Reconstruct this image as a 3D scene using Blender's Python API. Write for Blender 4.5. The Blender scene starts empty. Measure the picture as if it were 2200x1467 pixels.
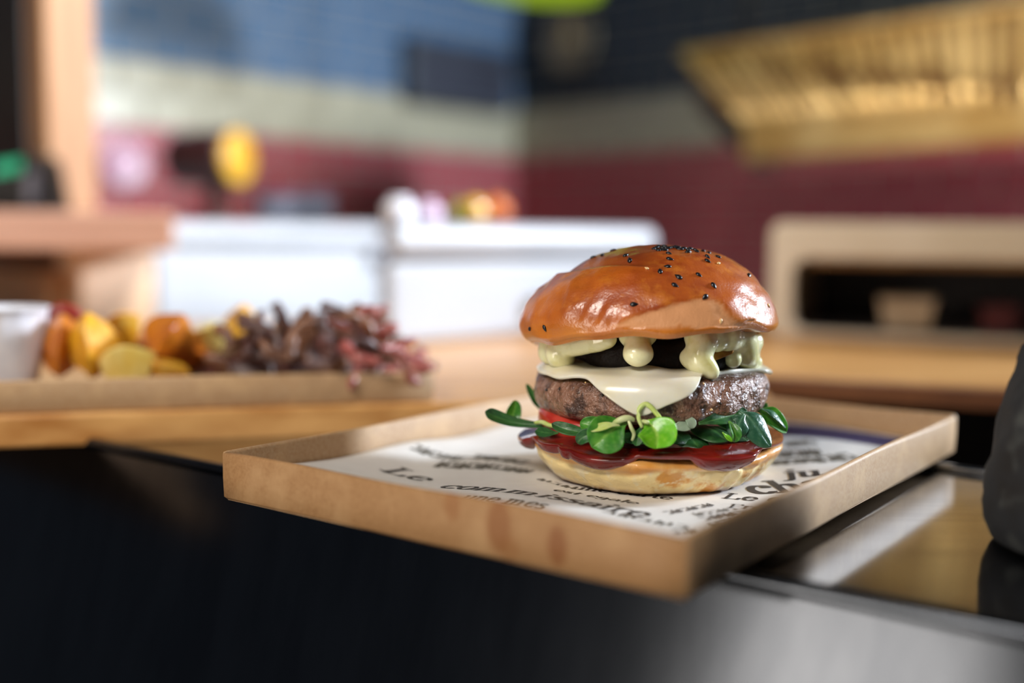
import bpy, bmesh, math, random
import numpy as np
from mathutils import Vector, Matrix, noise
from mathutils.bvhtree import BVHTree

random.seed(7)
scene = bpy.context.scene
COL = scene.collection
R = math.radians

# ------------------------------------------------------------------ camera
F = 2405.0
PITCH, ROLL = 0.09236, 0.01005
cam_d = bpy.data.cameras.new('camera')
cam = bpy.data.objects.new('camera', cam_d)
COL.objects.link(cam)
cam.rotation_euler = (Matrix.Rotation(math.pi / 2 - PITCH, 3, 'X') @ Matrix.Rotation(ROLL, 3, 'Z')).to_euler()
cam_d.sensor_width = 36.0
cam_d.lens = 36.0 * F / 2200.0
cam_d.clip_start = 0.01
cam_d.clip_end = 50
cam_d.dof.use_dof = True
cam_d.dof.focus_distance = 0.386
cam_d.dof.aperture_fstop = 2.7
cam_d.dof.aperture_blades = 0
scene.camera = cam

# ------------------------------------------------------------------ world, light, exposure
w = bpy.data.worlds.new('world')
scene.world = w
w.use_nodes = True
bgn = w.node_tree.nodes['Background']
bgn.inputs['Color'].default_value = (0.62, 0.72, 0.90, 1)
bgn.inputs['Strength'].default_value = 0.08


def area(name, loc, target, sx, sy, power, col, spread=180):
    d = bpy.data.lights.new(name, 'AREA')
    d.shape = 'RECTANGLE'
    d.size, d.size_y = sx, sy
    d.energy = power
    d.color = col
    o = bpy.data.objects.new(name, d)
    COL.objects.link(o)
    o.location = loc
    o.rotation_euler = (Vector(target) - Vector(loc)).to_track_quat('-Z', 'Y').to_euler()
    d.spread = math.radians(spread)
    return o


area('assumed_daylight_right', (1.75, 0.95, 0.55), (-0.2, 1.0, 0.0), 0.16, 0.36, 74.0, (0.78, 0.88, 1.0))  # assumed daylight source out of view, inferred from highlight and shadow directions
area('assumed_daylight_behind', (-1.12, -0.56, -0.24), (0.05, 0.40, -0.06), 0.36, 1.0, 10.0, (1.0, 0.90, 0.78))  # assumed bright area behind the camera, inferred from reflections on bun and steel
area('added_fill_above', (-0.48, -0.36, 0.72), (0.05, 0.45, -0.05), 0.45, 0.30, 2.1, (1.0, 0.93, 0.84), 80)  # added fill with a narrowed beam, no visible source: lights the burger from above
area('added_fill_left', (0.55, 0.45, 1.10), (-0.75, 1.45, 0.08), 0.4, 0.3, 9.5, (1.0, 0.97, 0.94), 75)  # added fill, no visible source: brightens the left background
area('added_fill_hood', (0.02, 0.55, 1.05), (0.62, 1.42, 0.22), 0.2, 0.2, 2.6, (1.0, 0.92, 0.80), 45)  # added spot without a visible source, brightens the golden hood
scene.view_settings.view_transform = 'Standard'
scene.view_settings.look = 'None'
scene.view_settings.exposure = 0.0
scene.view_settings.gamma = 1.0
scene.view_settings.use_curve_mapping = False

# ------------------------------------------------------------------ helpers
CP, SP = math.cos(PITCH), math.sin(PITCH)
FWD, UP, RT = Vector((0, CP, -SP)), Vector((0, SP, CP)), Vector((1, 0, 0))
CR, SR = math.cos(ROLL), math.sin(ROLL)


def ray(px, py):
    x, y = px - 1100.0, py - 733.5
    u, v = CR * x + SR * y, -SR * x + CR * y
    return RT * (u / F) - UP * (v / F) + FWD


def onz(px, py, z):
    d = ray(px, py)
    return d * (z / d.z)


def atd(px, py, d):
    return ray(px, py) * d


def aty(px, py, y):
    d = ray(px, py)
    return d * (y / d.y)


def proj(p):
    d = p.dot(FWD)
    u, v = F * p.x / d, -F * p.dot(UP) / d
    return 1100 + CR * u - SR * v, 733.5 + SR * u + CR * v


def lin(c):
    return tuple(((x / 255.0) / 12.92 if x / 255.0 <= 0.04045 else ((x / 255.0 + 0.055) / 1.055) ** 2.4) for x in c)


def tag(o, label=None, cat=None, group=None, kind=None):
    if label: o['label'] = label
    if cat: o['category'] = cat
    if group: o['group'] = group
    if kind: o['kind'] = kind
    return o


def thing(name, loc, label, cat, group=None, kind=None):
    o = bpy.data.objects.new(name, None)
    COL.objects.link(o)
    o.location = loc
    o.empty_display_size = 0.01
    return tag(o, label, cat, group, kind)


def mk(name, verts, faces, mat, parent=None, smooth=True, local=False, origin=None):
    """One mesh object; vertices are world coordinates unless local=True."""
    me = bpy.data.meshes.new(name)
    off = Vector((0, 0, 0))
    if parent is not None and not local:
        off = parent.matrix_basis.translation.copy()
        p = parent.parent
        while p is not None:
            off += p.matrix_basis.translation
            p = p.parent
    if origin is not None:
        off = Vector(origin)
    me.from_pydata([tuple(Vector(v) - off) for v in verts], [], faces)
    bm = bmesh.new()
    bm.from_mesh(me)
    bmesh.ops.recalc_face_normals(bm, faces=bm.faces)
    bm.to_mesh(me)
    bm.free()
    if smooth:
        me.polygons.foreach_set('use_smooth', [True] * len(me.polygons))
    me.materials.append(mat)
    o = bpy.data.objects.new(name, me)
    COL.objects.link(o)
    if parent is not None:
        o.parent = parent
    if origin is not None:
        o.location = origin
    return o


def bevel(o, wdt, seg=2, angle=35):
    m = o.modifiers.new('bevel', 'BEVEL')
    m.width = wdt
    m.segments = seg
    m.limit_method = 'ANGLE'
    m.angle_limit = R(angle)
    return o


def solidify(o, t, offset=0):
    m = o.modifiers.new('solid', 'SOLIDIFY')
    m.thickness = t
    m.offset = offset
    return o


def subsurf(o, n=1):
    m = o.modifiers.new('sub', 'SUBSURF')
    m.levels = n
    m.render_levels = n
    return o


def box_vf(o, a, b, c):
    """Box from corner o and edge vectors a, b, c."""
    o, a, b, c = Vector(o), Vector(a), Vector(b), Vector(c)
    v = [o, o + a, o + a + b, o + b, o + c, o + a + c, o + a + b + c, o + b + c]
    f = [(0, 3, 2, 1), (4, 5, 6, 7), (0, 1, 5, 4), (1, 2, 6, 5), (2, 3, 7, 6), (3, 0, 4, 7)]
    return v, f


def box(name, o, a, b, c, mat, parent=None, bev=0.0, origin=None, seg=2):
    v, f = box_vf(o, a, b, c)
    ob = mk(name, v, f, mat, parent, smooth=False, origin=origin)
    if bev:
        bevel(ob, bev, seg)
    return ob


def lathe(prof, n=48, center=(0, 0, 0), fn=None):
    """Revolve [(r, z)]; first and last r of zero become poles."""
    c = Vector(center)
    v, f, rings = [], [], []
    for (r, z) in prof:
        if r < 1e-9:
            rings.append([len(v)])
            v.append(c + Vector((0, 0, z)))
        else:
            rings.append(list(range(len(v), len(v) + n)))
            for i in range(n):
                a = 2 * math.pi * i / n
                v.append(c + Vector((r * math.cos(a), r * math.sin(a), z)))
    for k in range(len(rings) - 1):
        A, B = rings[k], rings[k + 1]
        for i in range(n):
            j = (i + 1) % n
            if len(A) == 1 and len(B) == 1:
                continue
            if len(A) == 1:
                f.append((A[0], B[j], B[i]))
            elif len(B) == 1:
                f.append((A[i], A[j], B[0]))
            else:
                f.append((A[i], A[j], B[j], B[i]))
    if fn:
        v = [fn(p) for p in v]
    return v, f


def catmull(pts, n):
    pts = [Vector(p) for p in pts]
    P = [pts[0] * 2 - pts[1]] + pts + [pts[-1] * 2 - pts[-2]]
    out = []
    segs = len(pts) - 1
    for i in range(n):
        t = i / (n - 1) * segs
        k = min(int(t), segs - 1)
        u = t - k
        a, b, c, d = P[k], P[k + 1], P[k + 2], P[k + 3]
        out.append(0.5 * ((2 * b) + (c - a) * u + (2 * a - 5 * b + 4 * c - d) * u * u + (3 * b - a - 3 * c + d) * u ** 3))
    return out


def tube_vf(pts, rad, n=8, caps=True):
    """Tube along points; rad is a number or a function of t."""
    v, f = [], []
    m = len(pts)
    up = Vector((0.13, 0.21, 0.97))
    for i, p in enumerate(pts):
        t = (pts[min(i + 1, m - 1)] - pts[max(i - 1, 0)]).normalized()
        s = t.cross(up)
        if s.length < 1e-6:
            s = t.cross(Vector((1, 0, 0)))
        s.normalize()
        q = s.cross(t)
        r = rad(i / (m - 1)) if callable(rad) else rad
        for k in range(n):
            a = 2 * math.pi * k / n
            v.append(p + s * (r * math.cos(a)) + q * (r * math.sin(a)))
    for i in range(m - 1):
        for k in range(n):
            l = (k + 1) % n
            f.append((i * n + k, i * n + l, (i + 1) * n + l, (i + 1) * n + k))
    if caps:
        f.append(tuple(range(n))[::-1])
        f.append(tuple(range((m - 1) * n, m * n)))
    return v, f


def join_vf(parts):
    V, Fs = [], []
    for v, f in parts:
        k = len(V)
        V += list(v)
        Fs += [tuple(i + k for i in q) for q in f]
    return V, Fs


def ss(a, b, x):
    t = max(0.0, min(1.0, (x - a) / (b - a)))
    return t * t * (3 - 2 * t)


def fbm(p, s, o=3):
    t, a = 0.0, 1.0
    q = Vector(p) * s
    for _ in range(o):
        t += a * noise.noise(q)
        q = q * 2.1 + Vector((3.1, 1.7, 5.3))
        a *= 0.5
    return t


# ------------------------------------------------------------------ materials
def mat(name, col, rough=0.5, metal=0.0, spec=0.5, var=None, bump=None, sss=None, coat=None, mask=None, emit=None, trans=0.0,
        var2=None, stains=None, aniso=None):
    """Procedural principled material. col: sRGB 0-255. var=(col2, scale, detail, lo, hi); bump=(scale, strength, dist);
    mask=(attribute, col) blends a colour by a stored point attribute."""
    m = bpy.data.materials.new(name)
    m.use_nodes = True
    nt = m.node_tree
    b = nt.nodes['Principled BSDF']
    N = nt.nodes.new
    tc = N('ShaderNodeTexCoord')

    def rgb(c):
        n = N('ShaderNodeRGB')
        n.outputs[0].default_value = (*lin(c), 1)
        return n.outputs[0]

    cur = rgb(col)
    for vv in (var, var2):
        if not vv:
            continue
        c2, sc, det, lo, hi = vv[:5]
        nz = N('ShaderNodeTexNoise')
        nz.inputs['Scale'].default_value = sc if not isinstance(sc, tuple) else 1.0
        nz.inputs['Detail'].default_value = det
        nz.inputs['Roughness'].default_value = 0.6
        if isinstance(sc, tuple):
            mp = N('ShaderNodeMapping')
            mp.inputs['Scale'].default_value = sc
            if len(vv) > 5:
                mp.inputs['Rotation'].default_value = vv[5]
                mp.vector_type = 'TEXTURE'
                mp.inputs['Scale'].default_value = tuple(1.0 / s for s in sc)
            nt.links.new(tc.outputs['Object'], mp.inputs['Vector'])
            nt.links.new(mp.outputs[0], nz.inputs['Vector'])
        else:
            nt.links.new(tc.outputs['Object'], nz.inputs['Vector'])
        mr = N('ShaderNodeMapRange')
        mr.inputs['From Min'].default_value = lo
        mr.inputs['From Max'].default_value = hi
        nt.links.new(nz.outputs['Fac'], mr.inputs['Value'])
        mx = N('ShaderNodeMix')
        mx.data_type = 'RGBA'
        nt.links.new(mr.outputs[0], mx.inputs[0])
        nt.links.new(cur, mx.inputs[6])
        nt.links.new(rgb(c2), mx.inputs[7])
        cur = mx.outputs[2]
    for mk_ in (mask if isinstance(mask, list) else ([mask] if mask else [])):
        at = N('ShaderNodeAttribute')
        at.attribute_name = mk_[0]
        mx = N('ShaderNodeMix')
        mx.data_type = 'RGBA'
        nt.links.new(at.outputs['Fac'], mx.inputs[0])
        nt.links.new(cur, mx.inputs[6])
        nt.links.new(rgb(mk_[1]), mx.inputs[7])
        cur = mx.outputs[2]
    for st in (stains or []):
        ce, scl, c2, amt = st
        mp = N('ShaderNodeMapping')
        mp.vector_type = 'TEXTURE'
        mp.inputs['Location'].default_value = ce
        mp.inputs['Scale'].default_value = scl
        nt.links.new(tc.outputs['Object'], mp.inputs['Vector'])
        ln = N('ShaderNodeVectorMath')
        ln.operation = 'LENGTH'
        nt.links.new(mp.outputs[0], ln.inputs[0])
        mr = N('ShaderNodeMapRange')
        mr.interpolation_type = 'SMOOTHSTEP'
        mr.inputs['From Min'].default_value = 1.0
        mr.inputs['From Max'].default_value = 0.5
        mr.inputs['To Max'].default_value = amt
        nt.links.new(ln.outputs['Value'], mr.inputs['Value'])
        mx = N('ShaderNodeMix')
        mx.data_type = 'RGBA'
        nt.links.new(mr.outputs[0], mx.inputs[0])
        nt.links.new(cur, mx.inputs[6])
        nt.links.new(rgb(c2), mx.inputs[7])
        cur = mx.outputs[2]
    nt.links.new(cur, b.inputs['Base Color'])
    b.inputs['Roughness'].default_value = rough
    b.inputs['Metallic'].default_value = metal
    b.inputs['Specular IOR Level'].default_value = spec
    if trans:
        b.inputs['Transmission Weight'].default_value = trans
    if sss:
        b.inputs['Subsurface Weight'].default_value = sss[0]
        b.inputs['Subsurface Radius'].default_value = sss[1]
        b.inputs['Subsurface Scale'].default_value = sss[2]
    if coat:
        b.inputs['Coat Weight'].default_value = coat[0]
        b.inputs['Coat Roughness'].default_value = coat[1]
    if aniso is not None:
        b.inputs['Anisotropic'].default_value = aniso
    if emit:
        b.inputs['Emission Color'].default_value = (*lin(emit[0]), 1)
        b.inputs['Emission Strength'].default_value = emit[1]
    if bump:
        prev = None
        for (sc, st, dist) in (bump if isinstance(bump, list) else [bump]):
            nz = N('ShaderNodeTexNoise')
            nz.inputs['Scale'].default_value = sc
            nz.inputs['Detail'].default_value = 4
            nt.links.new(tc.outputs['Object'], nz.inputs['Vector'])
            bp = N('ShaderNodeBump')
            bp.inputs['Strength'].default_value = st
            bp.inputs['Distance'].default_value = dist
            nt.links.new(nz.outputs['Fac'], bp.inputs['Height'])
            if prev:
                nt.links.new(prev, bp.inputs['Normal'])
            prev = bp.outputs[0]
        nt.links.new(prev, b.inputs['Normal'])
        if coat:
            nt.links.new(prev, b.inputs['Coat Normal'])
    return m


M = {}
M['blue_tile'] = mat('blue_tile', (74, 104, 138), 0.25, var=((88, 118, 150), 9, 2, 0.35, 0.65))
M['shaded_blue_tile'] = mat('shaded_blue_tile', (30, 38, 46), 0.3, var=((38, 46, 54), 9, 2, 0.35, 0.65))  # blue tile with the back wall's shade put into its colour
M['cream_tile'] = mat('cream_tile', (186, 182, 160), 0.3, var=((170, 164, 136), 9, 2, 0.35, 0.65))
M['maroon_tile'] = mat('maroon_tile', (158, 66, 74), 0.25, var=((170, 78, 84), 9, 2, 0.35, 0.65))
M['grout'] = mat('grout', (176, 174, 166), 0.9, bump=(60, 0.3, 0.001))
M['dark_floor'] = mat('dark_floor', (26, 25, 25), 0.6, var=((18, 18, 18), 3, 3, 0.4, 0.6))
M['dark_ceiling'] = mat('dark_ceiling', (16, 15, 15), 0.8, var=((22, 20, 19), 4, 2, 0.4, 0.6))
M['wood'] = mat('wood', (216, 162, 98), 0.38, var=((172, 112, 52), (9, 90, 90), 4, 0.35, 0.7), var2=((222, 170, 104), (4, 40, 40), 2, 0.55, 0.75),
                bump=(220, 0.15, 0.0004))
M['beige_wood'] = mat('beige_wood', (226, 192, 160), 0.5, var=((210, 172, 138), (30, 30, 5), 3, 0.4, 0.7))
M['tan_wood'] = mat('tan_wood', (166, 124, 86), 0.5, var=((146, 102, 64), (30, 30, 5), 3, 0.4, 0.7))
M['pink_wood'] = mat('pink_wood', (204, 162, 142), 0.45, var=((186, 142, 122), (6, 60, 60), 3, 0.4, 0.7))
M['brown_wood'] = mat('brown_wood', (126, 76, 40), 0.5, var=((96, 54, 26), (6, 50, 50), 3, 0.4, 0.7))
M['black_wood'] = mat('black_wood', (26, 17, 12), 0.6, var=((34, 22, 15), (30, 30, 5), 2, 0.4, 0.6))
M['white_enamel'] = mat('white_enamel', (172, 175, 181), 0.4, var=((164, 167, 173), 5, 2, 0.4, 0.6))
M['cream_enamel'] = mat('cream_enamel', (226, 212, 190), 0.35, var=((214, 198, 172), 6, 2, 0.4, 0.6))
M['dark_inside'] = mat('dark_inside', (42, 37, 38), 0.5, var=((54, 46, 44), 9, 2, 0.4, 0.6))
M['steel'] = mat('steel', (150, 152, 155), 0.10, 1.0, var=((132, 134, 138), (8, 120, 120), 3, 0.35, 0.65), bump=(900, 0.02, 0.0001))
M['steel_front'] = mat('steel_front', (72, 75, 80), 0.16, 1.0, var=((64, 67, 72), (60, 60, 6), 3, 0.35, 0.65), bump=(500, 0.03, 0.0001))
M['gold'] = mat('gold', (206, 180, 126), 0.36, 0.6, var=((176, 142, 84), 12, 2, 0.35, 0.65))
M['kraft'] = mat('kraft', (188, 156, 120), 0.55, spec=0.4, var=((172, 132, 90), 900, 4, 0.35, 0.7), var2=((196, 160, 118), 60, 3, 0.5, 0.7),
                 bump=(1500, 0.12, 0.0002))
M['black_plastic'] = mat('black_plastic', (7, 7, 9), 0.4, spec=0.25, var=((11, 11, 13), 30, 2, 0.4, 0.6))
M['green_screen'] = mat('green_screen', (20, 120, 84), 0.3, var=((30, 150, 110), 40, 1, 0.4, 0.6), emit=((30, 150, 105), 0.25))

# ------------------------------------------------------------------ the setting
A43 = R(43.5)
U = Vector((math.sin(A43), math.cos(A43), 0))          # along the left wall, away from the camera
V = Vector((math.cos(A43), -math.sin(A43), 0))         # along the back wall, to the right and nearer
Z = Vector((0, 0, 1))
FLOOR_Z = -1.15
CORNER = aty(1110, 300, 2.8)
CORNER.z = 0


def slab(name, o, a, b, c, m):
    v, f = box_vf(o, a, b, c)
    ob = mk(name, v, f, m, None, smooth=False, origin=Vector(o))
    ob['kind'] = 'structure'
    return ob


floor = slab('floor', (-4.5, -3.5, FLOOR_Z - 0.05), (9, 0, 0), (0, 8.0, 0), (0, 0, 0.05), M['dark_floor'])
wl = slab('wall_left', CORNER - U * 1.9 + Z * FLOOR_Z, U * 1.9, -V * 0.1, Z * 2.35, M['grout'])
wb = slab('wall_back', CORNER + Z * FLOOR_Z, V * 1.75, U * 0.1, Z * 2.35, M['grout'])
ceil = slab('ceiling', CORNER - U * 1.9 + Z * 1.2 - V * 0.1, U * 2.0, V * 1.85, Z * 0.05, M['dark_ceiling'])

TH, TW = 0.058, 0.116
_tm = {}


def tile_mesh(matname):
    if matname not in _tm:
        v, f = box_vf((0.003, 0, 0.003), (TW - 0.006, 0, 0), (0, -0.006, 0), (0, 0, TH - 0.006))
        bm = bmesh.new()
        vs = [bm.verts.new(q) for q in v]
        for q in f:
            bm.faces.new([vs[i] for i in q])
        bmesh.ops.recalc_face_normals(bm, faces=bm.faces)
        fr = [e for e in bm.edges if all(abs(q.co.y + 0.006) < 1e-6 for q in e.verts)]
        bmesh.ops.bevel(bm, geom=fr, offset=0.0025, segments=1, affect='EDGES')
        me = bpy.data.meshes.new('tile')
        bm.to_mesh(me)
        bm.free()
        me.materials.append(M[matname])
        _tm[matname] = me
    return _tm[matname]


def tile_rows(wall, start, direction, ncol, ang, rows, upper='blue_tile', half=None):
    for row in rows:
        z = 0.197 + row * TH
        mname = 'maroon_tile' if row < 0 else ('cream_tile' if row < 2 else upper)
        for c in range(ncol):
            x = c * TW + (TW / 2 if row % 2 else 0)
            o = bpy.data.objects.new('tile', tile_mesh(mname))
            COL.objects.link(o)
            o.parent = wall
            o.location = start + direction * x + Z * z - wall.location
            o.rotation_euler = (0, 0, ang)
        if half and (row % 2 == half[0]):                      # half tile in the corner
            o = bpy.data.objects.new('tile', tile_mesh(mname))
            COL.objects.link(o)
            o.parent = wall
            o.location = start + direction * half[1] + Z * z - wall.location
            o.rotation_euler = (0, 0, ang)
            o.scale = (0.5, 1, 1)


# left wall: tile local x runs along U, its face (local -y) looks along V
tile_rows(wl, CORNER - U * (TW * 15.5 + 0.006), U, 15, math.atan2(U.y, U.x), range(-6, 11), half=(0, TW * 15))
tile_rows(wb, CORNER + V * 0.004, V, 13, math.atan2(V.y, V.x), range(-6, 11), 'shaded_blue_tile', half=(1, 0.0))


def plan_hit(px, p0, d):
    """Distance along p0 + t*d (plan) where the image column px is met (at the horizon)."""
    r = ray(px, 510)
    # p0 + t d = s r
    det = d.x * (-r.y) - d.y * (-r.x)
    t = ((-p0.x) * (-r.y) - (-p0.y) * (-r.x)) / det
    return t


# ------------------------------------------------------------------ steel serving ledge
Z_LIP = -0.0905
Z_LEDGE = Z_LIP - 0.0030
L0 = onz(340, 969, Z_LIP)
L1 = onz(2200, 1342, Z_LIP)
LD = (L1 - L0).normalized()                       # along the front edge, to the right
LN = Vector((-LD.y, LD.x, 0))                     # inward, away from the viewer
LB = onz(2100, 1016, Z_LEDGE)
LW = (LB - L0).dot(LN)
La = L0 - LD * 0.55
LEN = 1.45
ledge = thing('serving_ledge', La + Vector((0, 0, -0.3)), 'polished steel serving ledge carrying the cardboard tray with the burger', 'ledge')
box('top_plate', Vector((La.x, La.y, Z_LEDGE - 0.004)) + LN * 0.002, LD * LEN, LN * (LW - 0.004), Z * 0.004, M['steel'], ledge)
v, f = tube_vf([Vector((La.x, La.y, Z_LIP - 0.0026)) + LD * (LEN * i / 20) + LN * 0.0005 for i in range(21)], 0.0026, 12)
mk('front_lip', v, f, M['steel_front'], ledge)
v, f = tube_vf([Vector((La.x, La.y, Z_LIP - 0.0021)) + LD * (LEN * i / 20) + LN * (LW - 0.002) for i in range(21)], 0.0021, 10)
mk('back_lip', v, f, M['steel'], ledge)
TILT = math.tan(R(15))
H = 0.5
fp = Vector((La.x, La.y, Z_LIP - 0.004))
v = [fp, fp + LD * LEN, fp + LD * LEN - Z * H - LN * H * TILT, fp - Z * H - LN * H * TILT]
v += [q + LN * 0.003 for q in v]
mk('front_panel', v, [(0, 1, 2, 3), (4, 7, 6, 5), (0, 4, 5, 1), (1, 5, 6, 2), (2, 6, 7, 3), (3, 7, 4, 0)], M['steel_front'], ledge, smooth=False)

# ------------------------------------------------------------------ wooden boards behind the ledge
Z_BOARD = -0.0794
b0 = onz(0, 893, Z_BOARD)
b1 = onz(940, 866, Z_BOARD)
BD = (b1 - b0).normalized()
BN = Vector((-BD.y, BD.x, 0))
bo = b0 - BD * 0.25
bo.z = Z_BOARD - 0.0145
box('serving_board', bo, BD * 0.62, BN * 0.52, Z * 0.0145, M['wood'], bev=0.0015, origin=bo)
tag(bpy.data.objects['serving_board'], 'light wooden board under the tray of potatoes and pulled meat', 'board')
c0 = onz(1700, 806, Z_BOARD)
c1 = onz(2200, 833, Z_BOARD)
CD = (c1 - c0).normalized()
CN = Vector((-CD.y, CD.x, 0))
co = c0 - CD * 0.16
co.z = Z_BOARD - 0.0135
wc = box('wooden_worktop', co, CD * 1.2, CN * 0.75, Z * 0.0135, M['wood'], bev=0.0015, origin=co)
box('edge_shade', co - CN * 0.004 + CD * 0.001, CD * 1.198, CN * 0.0045, Z * 0.0118, M['brown_wood'], wc, 0.001)  # added brown strip standing in for shade along the front edge
tag(wc, 'bright wooden worktop with its front edge darkened for shade behind the burger tray', 'worktop')
# cupboards that carry the worktop and the board
base_o = co + CN * 0.10
base_o.z = FLOOR_Z
v, f = box_vf(base_o, CD * 1.15, CN * 0.6, Z * (co.z - FLOOR_Z - 0.001))
bs = mk('base_cupboard', v, f, M['black_wood'], smooth=False, origin=base_o)
tag(bs, 'black base cupboard in the dark gap under the wooden worktop', 'cupboard')

# ------------------------------------------------------------------ cardboard tray with the burger
ZT, HT = -0.0738, 0.01675
TA, TB = Vector((-0.09885, 0.37753, 0)), Vector((0.04426, 0.27345, 0))
TC, TD = Vector((0.19131, 0.47562, 0)), Vector((0.04820, 0.57971, 0))
TV, TU = (TB - TA).normalized(), (TC - TB).normalized()
TWID, TLEN = (TB - TA).length, (TC - TB).length


def rounded_rect(a0, b0, a1, b1, r, n=5):
    pts = []
    for (ca, cb, s) in ((a1 - r, b0 + r, -90), (a1 - r, b1 - r, 0), (a0 + r, b1 - r, 90), (a0 + r, b0 + r, 180)):
        for i in range(n + 1):
            an = R(s + 90 * i / n)
            pts.append((ca + r * math.cos(an), cb + r * math.sin(an)))
    return pts


def card_tray(o3, ev, eu, wid, ln, h, label, material, wall_mat=None):
    """Folded card tray: o3 = outer bottom corner, ev/eu horizontal axes. Parts: floor panel and four folded walls."""
    root = thing('card_tray', o3, label, 'tray')
    t = 0.0022
    W3 = lambda a, b, z: o3 + ev * a + eu * b + Z * z
    fl = box('floor_panel', W3(t * .6, t * .6, 0), ev * (wid - 1.2 * t), eu * (ln - 1.2 * t), Z * 0.0012, material, root)
    # each wall: a folded double card with a rounded top edge, mitred at the corners and leaning outward slightly
    prof = [(0.0014, 0.0), (0.0003, 0.0012), (0.0, h * 0.5), (0.0, h - 0.0012), (0.0003, h - 0.0004), (0.0010, h),
            (t - 0.0004, h - 0.0002), (t, h - 0.0010), (t, 0.0012), (t, 0.0)]
    corners = [(0, 0), (wid, 0), (wid, ln), (0, ln)]
    names = ['front', 'right', 'back', 'left']
    walls = []
    for k in range(4):
        (x0, y0), (x1, y1) = corners[k], corners[(k + 1) % 4]
        dx, dy = (x1 - x0), (y1 - y0)
        L = math.hypot(dx, dy)
        dx, dy = dx / L, dy / L
        nx, ny = -dy, dx                       # inward
        v, f = [], []
        nseg = 14
        for i in range(nseg + 1):
            s = i / nseg
            for (d, z) in prof:
                ii = d if i in (0,) else 0
                q0 = d if i == 0 else (L - d if i == nseg else L * s)
                wob = 0.0004 * math.sin(s * 9 + k * 2) * ss(0.1, 0.5, s) * ss(0.1, 0.5, 1 - s)
                if i == 0: q0 = max(0.0, d - 0.0002)
                if i == nseg: q0 = L - max(0.0, d - 0.0002)
                v.append(W3(x0 + dx * q0 + nx * (d + wob), y0 + dy * q0 + ny * (d + wob), z + 0.0003 * math.sin(s * 11 + k)*(z/h)))
        m_ = len(prof)
        for i in range(nseg):
            for j in range(m_):
                l = (j + 1) % m_
                f.append((i * m_ + j, i * m_ + l, (i + 1) * m_ + l, (i + 1) * m_ + j))
        f.append(tuple(range(m_)))
        f.append(tuple(range(nseg * m_, (nseg + 1) * m_))[::-1])
        wm = wall_mat if (k == 0 and wall_mat) else material
        wo = mk('side_wall', v, f, wm, root)
        bevel(wo, 0.0004, 1, 50)
        walls.append(wo)
    return root, W3


O3 = Vector((TA.x, TA.y, ZT - HT))


def tray_local(px, py):
    """Point of the front wall in tray root coordinates (world minus root location)."""
    d = ray(px, py)
    n = TU
    t = (TA - Vector((0, 0, 0))).dot(n) / d.dot(n)
    return tuple(d * t - O3)


M['kraft_stained'] = mat('kraft_stained', (166, 126, 84), 0.55, spec=0.4, var=((150, 110, 70), 900, 4, 0.35, 0.7),
                         var2=((176, 138, 96), 60, 3, 0.5, 0.7), bump=(1500, 0.12, 0.0002),
                         stains=[(tray_local(972, 1085), (0.004, 0.004, 0.006), (140, 88, 44), 0.55),
                                 (tray_local(1072, 1130), (0.0055, 0.0055, 0.0105), (132, 80, 38), 0.75),
                                 (tray_local(1197, 1172), (0.0042, 0.0042, 0.0075), (128, 76, 36), 0.8),
                                 (tray_local(1095, 1180), (0.004, 0.004, 0.005), (140, 90, 46), 0.5)])
tray, T3 = card_tray(O3, TV, TU, TWID, TLEN, HT, 'low brown cardboard tray holding the burger on printed paper', M['kraft'], M['kraft_stained'])

# ------------------------------------------------------------------ printed paper liner
Z_P = O3.z + 0.0012 + 0.0016         # top of the paper under the burger
BASE = onz(1397, 1066, Z_P)           # front contact of the burger
BC = Vector((BASE.x, BASE.y, 0)) + Vector((0.005, 0.0380, 0))
BC.z = Z_P
bca, bcb = (BC - O3).dot(TV), (BC - O3).dot(TU)


def zpaper(a, b):
    r = math.hypot(a - bca, b - bcb)
    k = ss(0.040, 0.075, r)
    wv = 0.0011 * math.sin(a * 62 + b * 25 + 0.6) + 0.0008 * math.sin(b * 88 - a * 33)
    e = min(a, TWID - a, b, TLEN - b)
    edge = 0.0035 * ss(0.022, 0.003, e)
    return Z_P - O3.z + k * (wv + 0.0007) + edge * 0.9


PM = 0.0032
M['paper'] = mat('paper', (226, 222, 216), 0.6, var=((216, 210, 204), 40, 3, 0.4, 0.7), bump=(260, 0.15, 0.0004), sss=(0.15, (0.3, 0.3, 0.3), 0.004))
M['ink'] = mat('ink', (44, 38, 36), 0.6, var=((66, 58, 54), 400, 3, 0.45, 0.7))
M['ink_soft'] = mat('ink_soft', (88, 82, 72), 0.6, var=((120, 114, 104), 200, 3, 0.45, 0.7))
M['ink_blue'] = mat('ink_blue', (84, 84, 138), 0.6, var=((60, 60, 110), 120, 3, 0.4, 0.7))
na, nb = 56, 76
v, f = [], []
for j in range(nb + 1):
    for i in range(na + 1):
        a, b = PM + (TWID - 2 * PM) * i / na, PM + (TLEN - 2 * PM) * j / nb
        v.append(T3(a, b, zpaper(a, b)))
for j in range(nb):
    for i in range(na):
        k = j * (na + 1) + i
        f.append((k, k + 1, k + na + 2, k + na + 1))
paper = mk('paper_liner', v, f, M['paper'], origin=O3)
solidify(paper, 0.00015, -1)
tag(paper, 'white printed paper sheet lying in the cardboard tray under the burger', 'paper')


# pen-drawn letters: a flat nib swept along each stroke, wide across and thin along
def arc(cx, cy, rx, ry, a0, a1, n=12):
    return [(cx + rx * math.cos(R(a0 + (a1 - a0) * i / n)), cy + ry * math.sin(R(a0 + (a1 - a0) * i / n))) for i in range(n + 1)]


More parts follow.
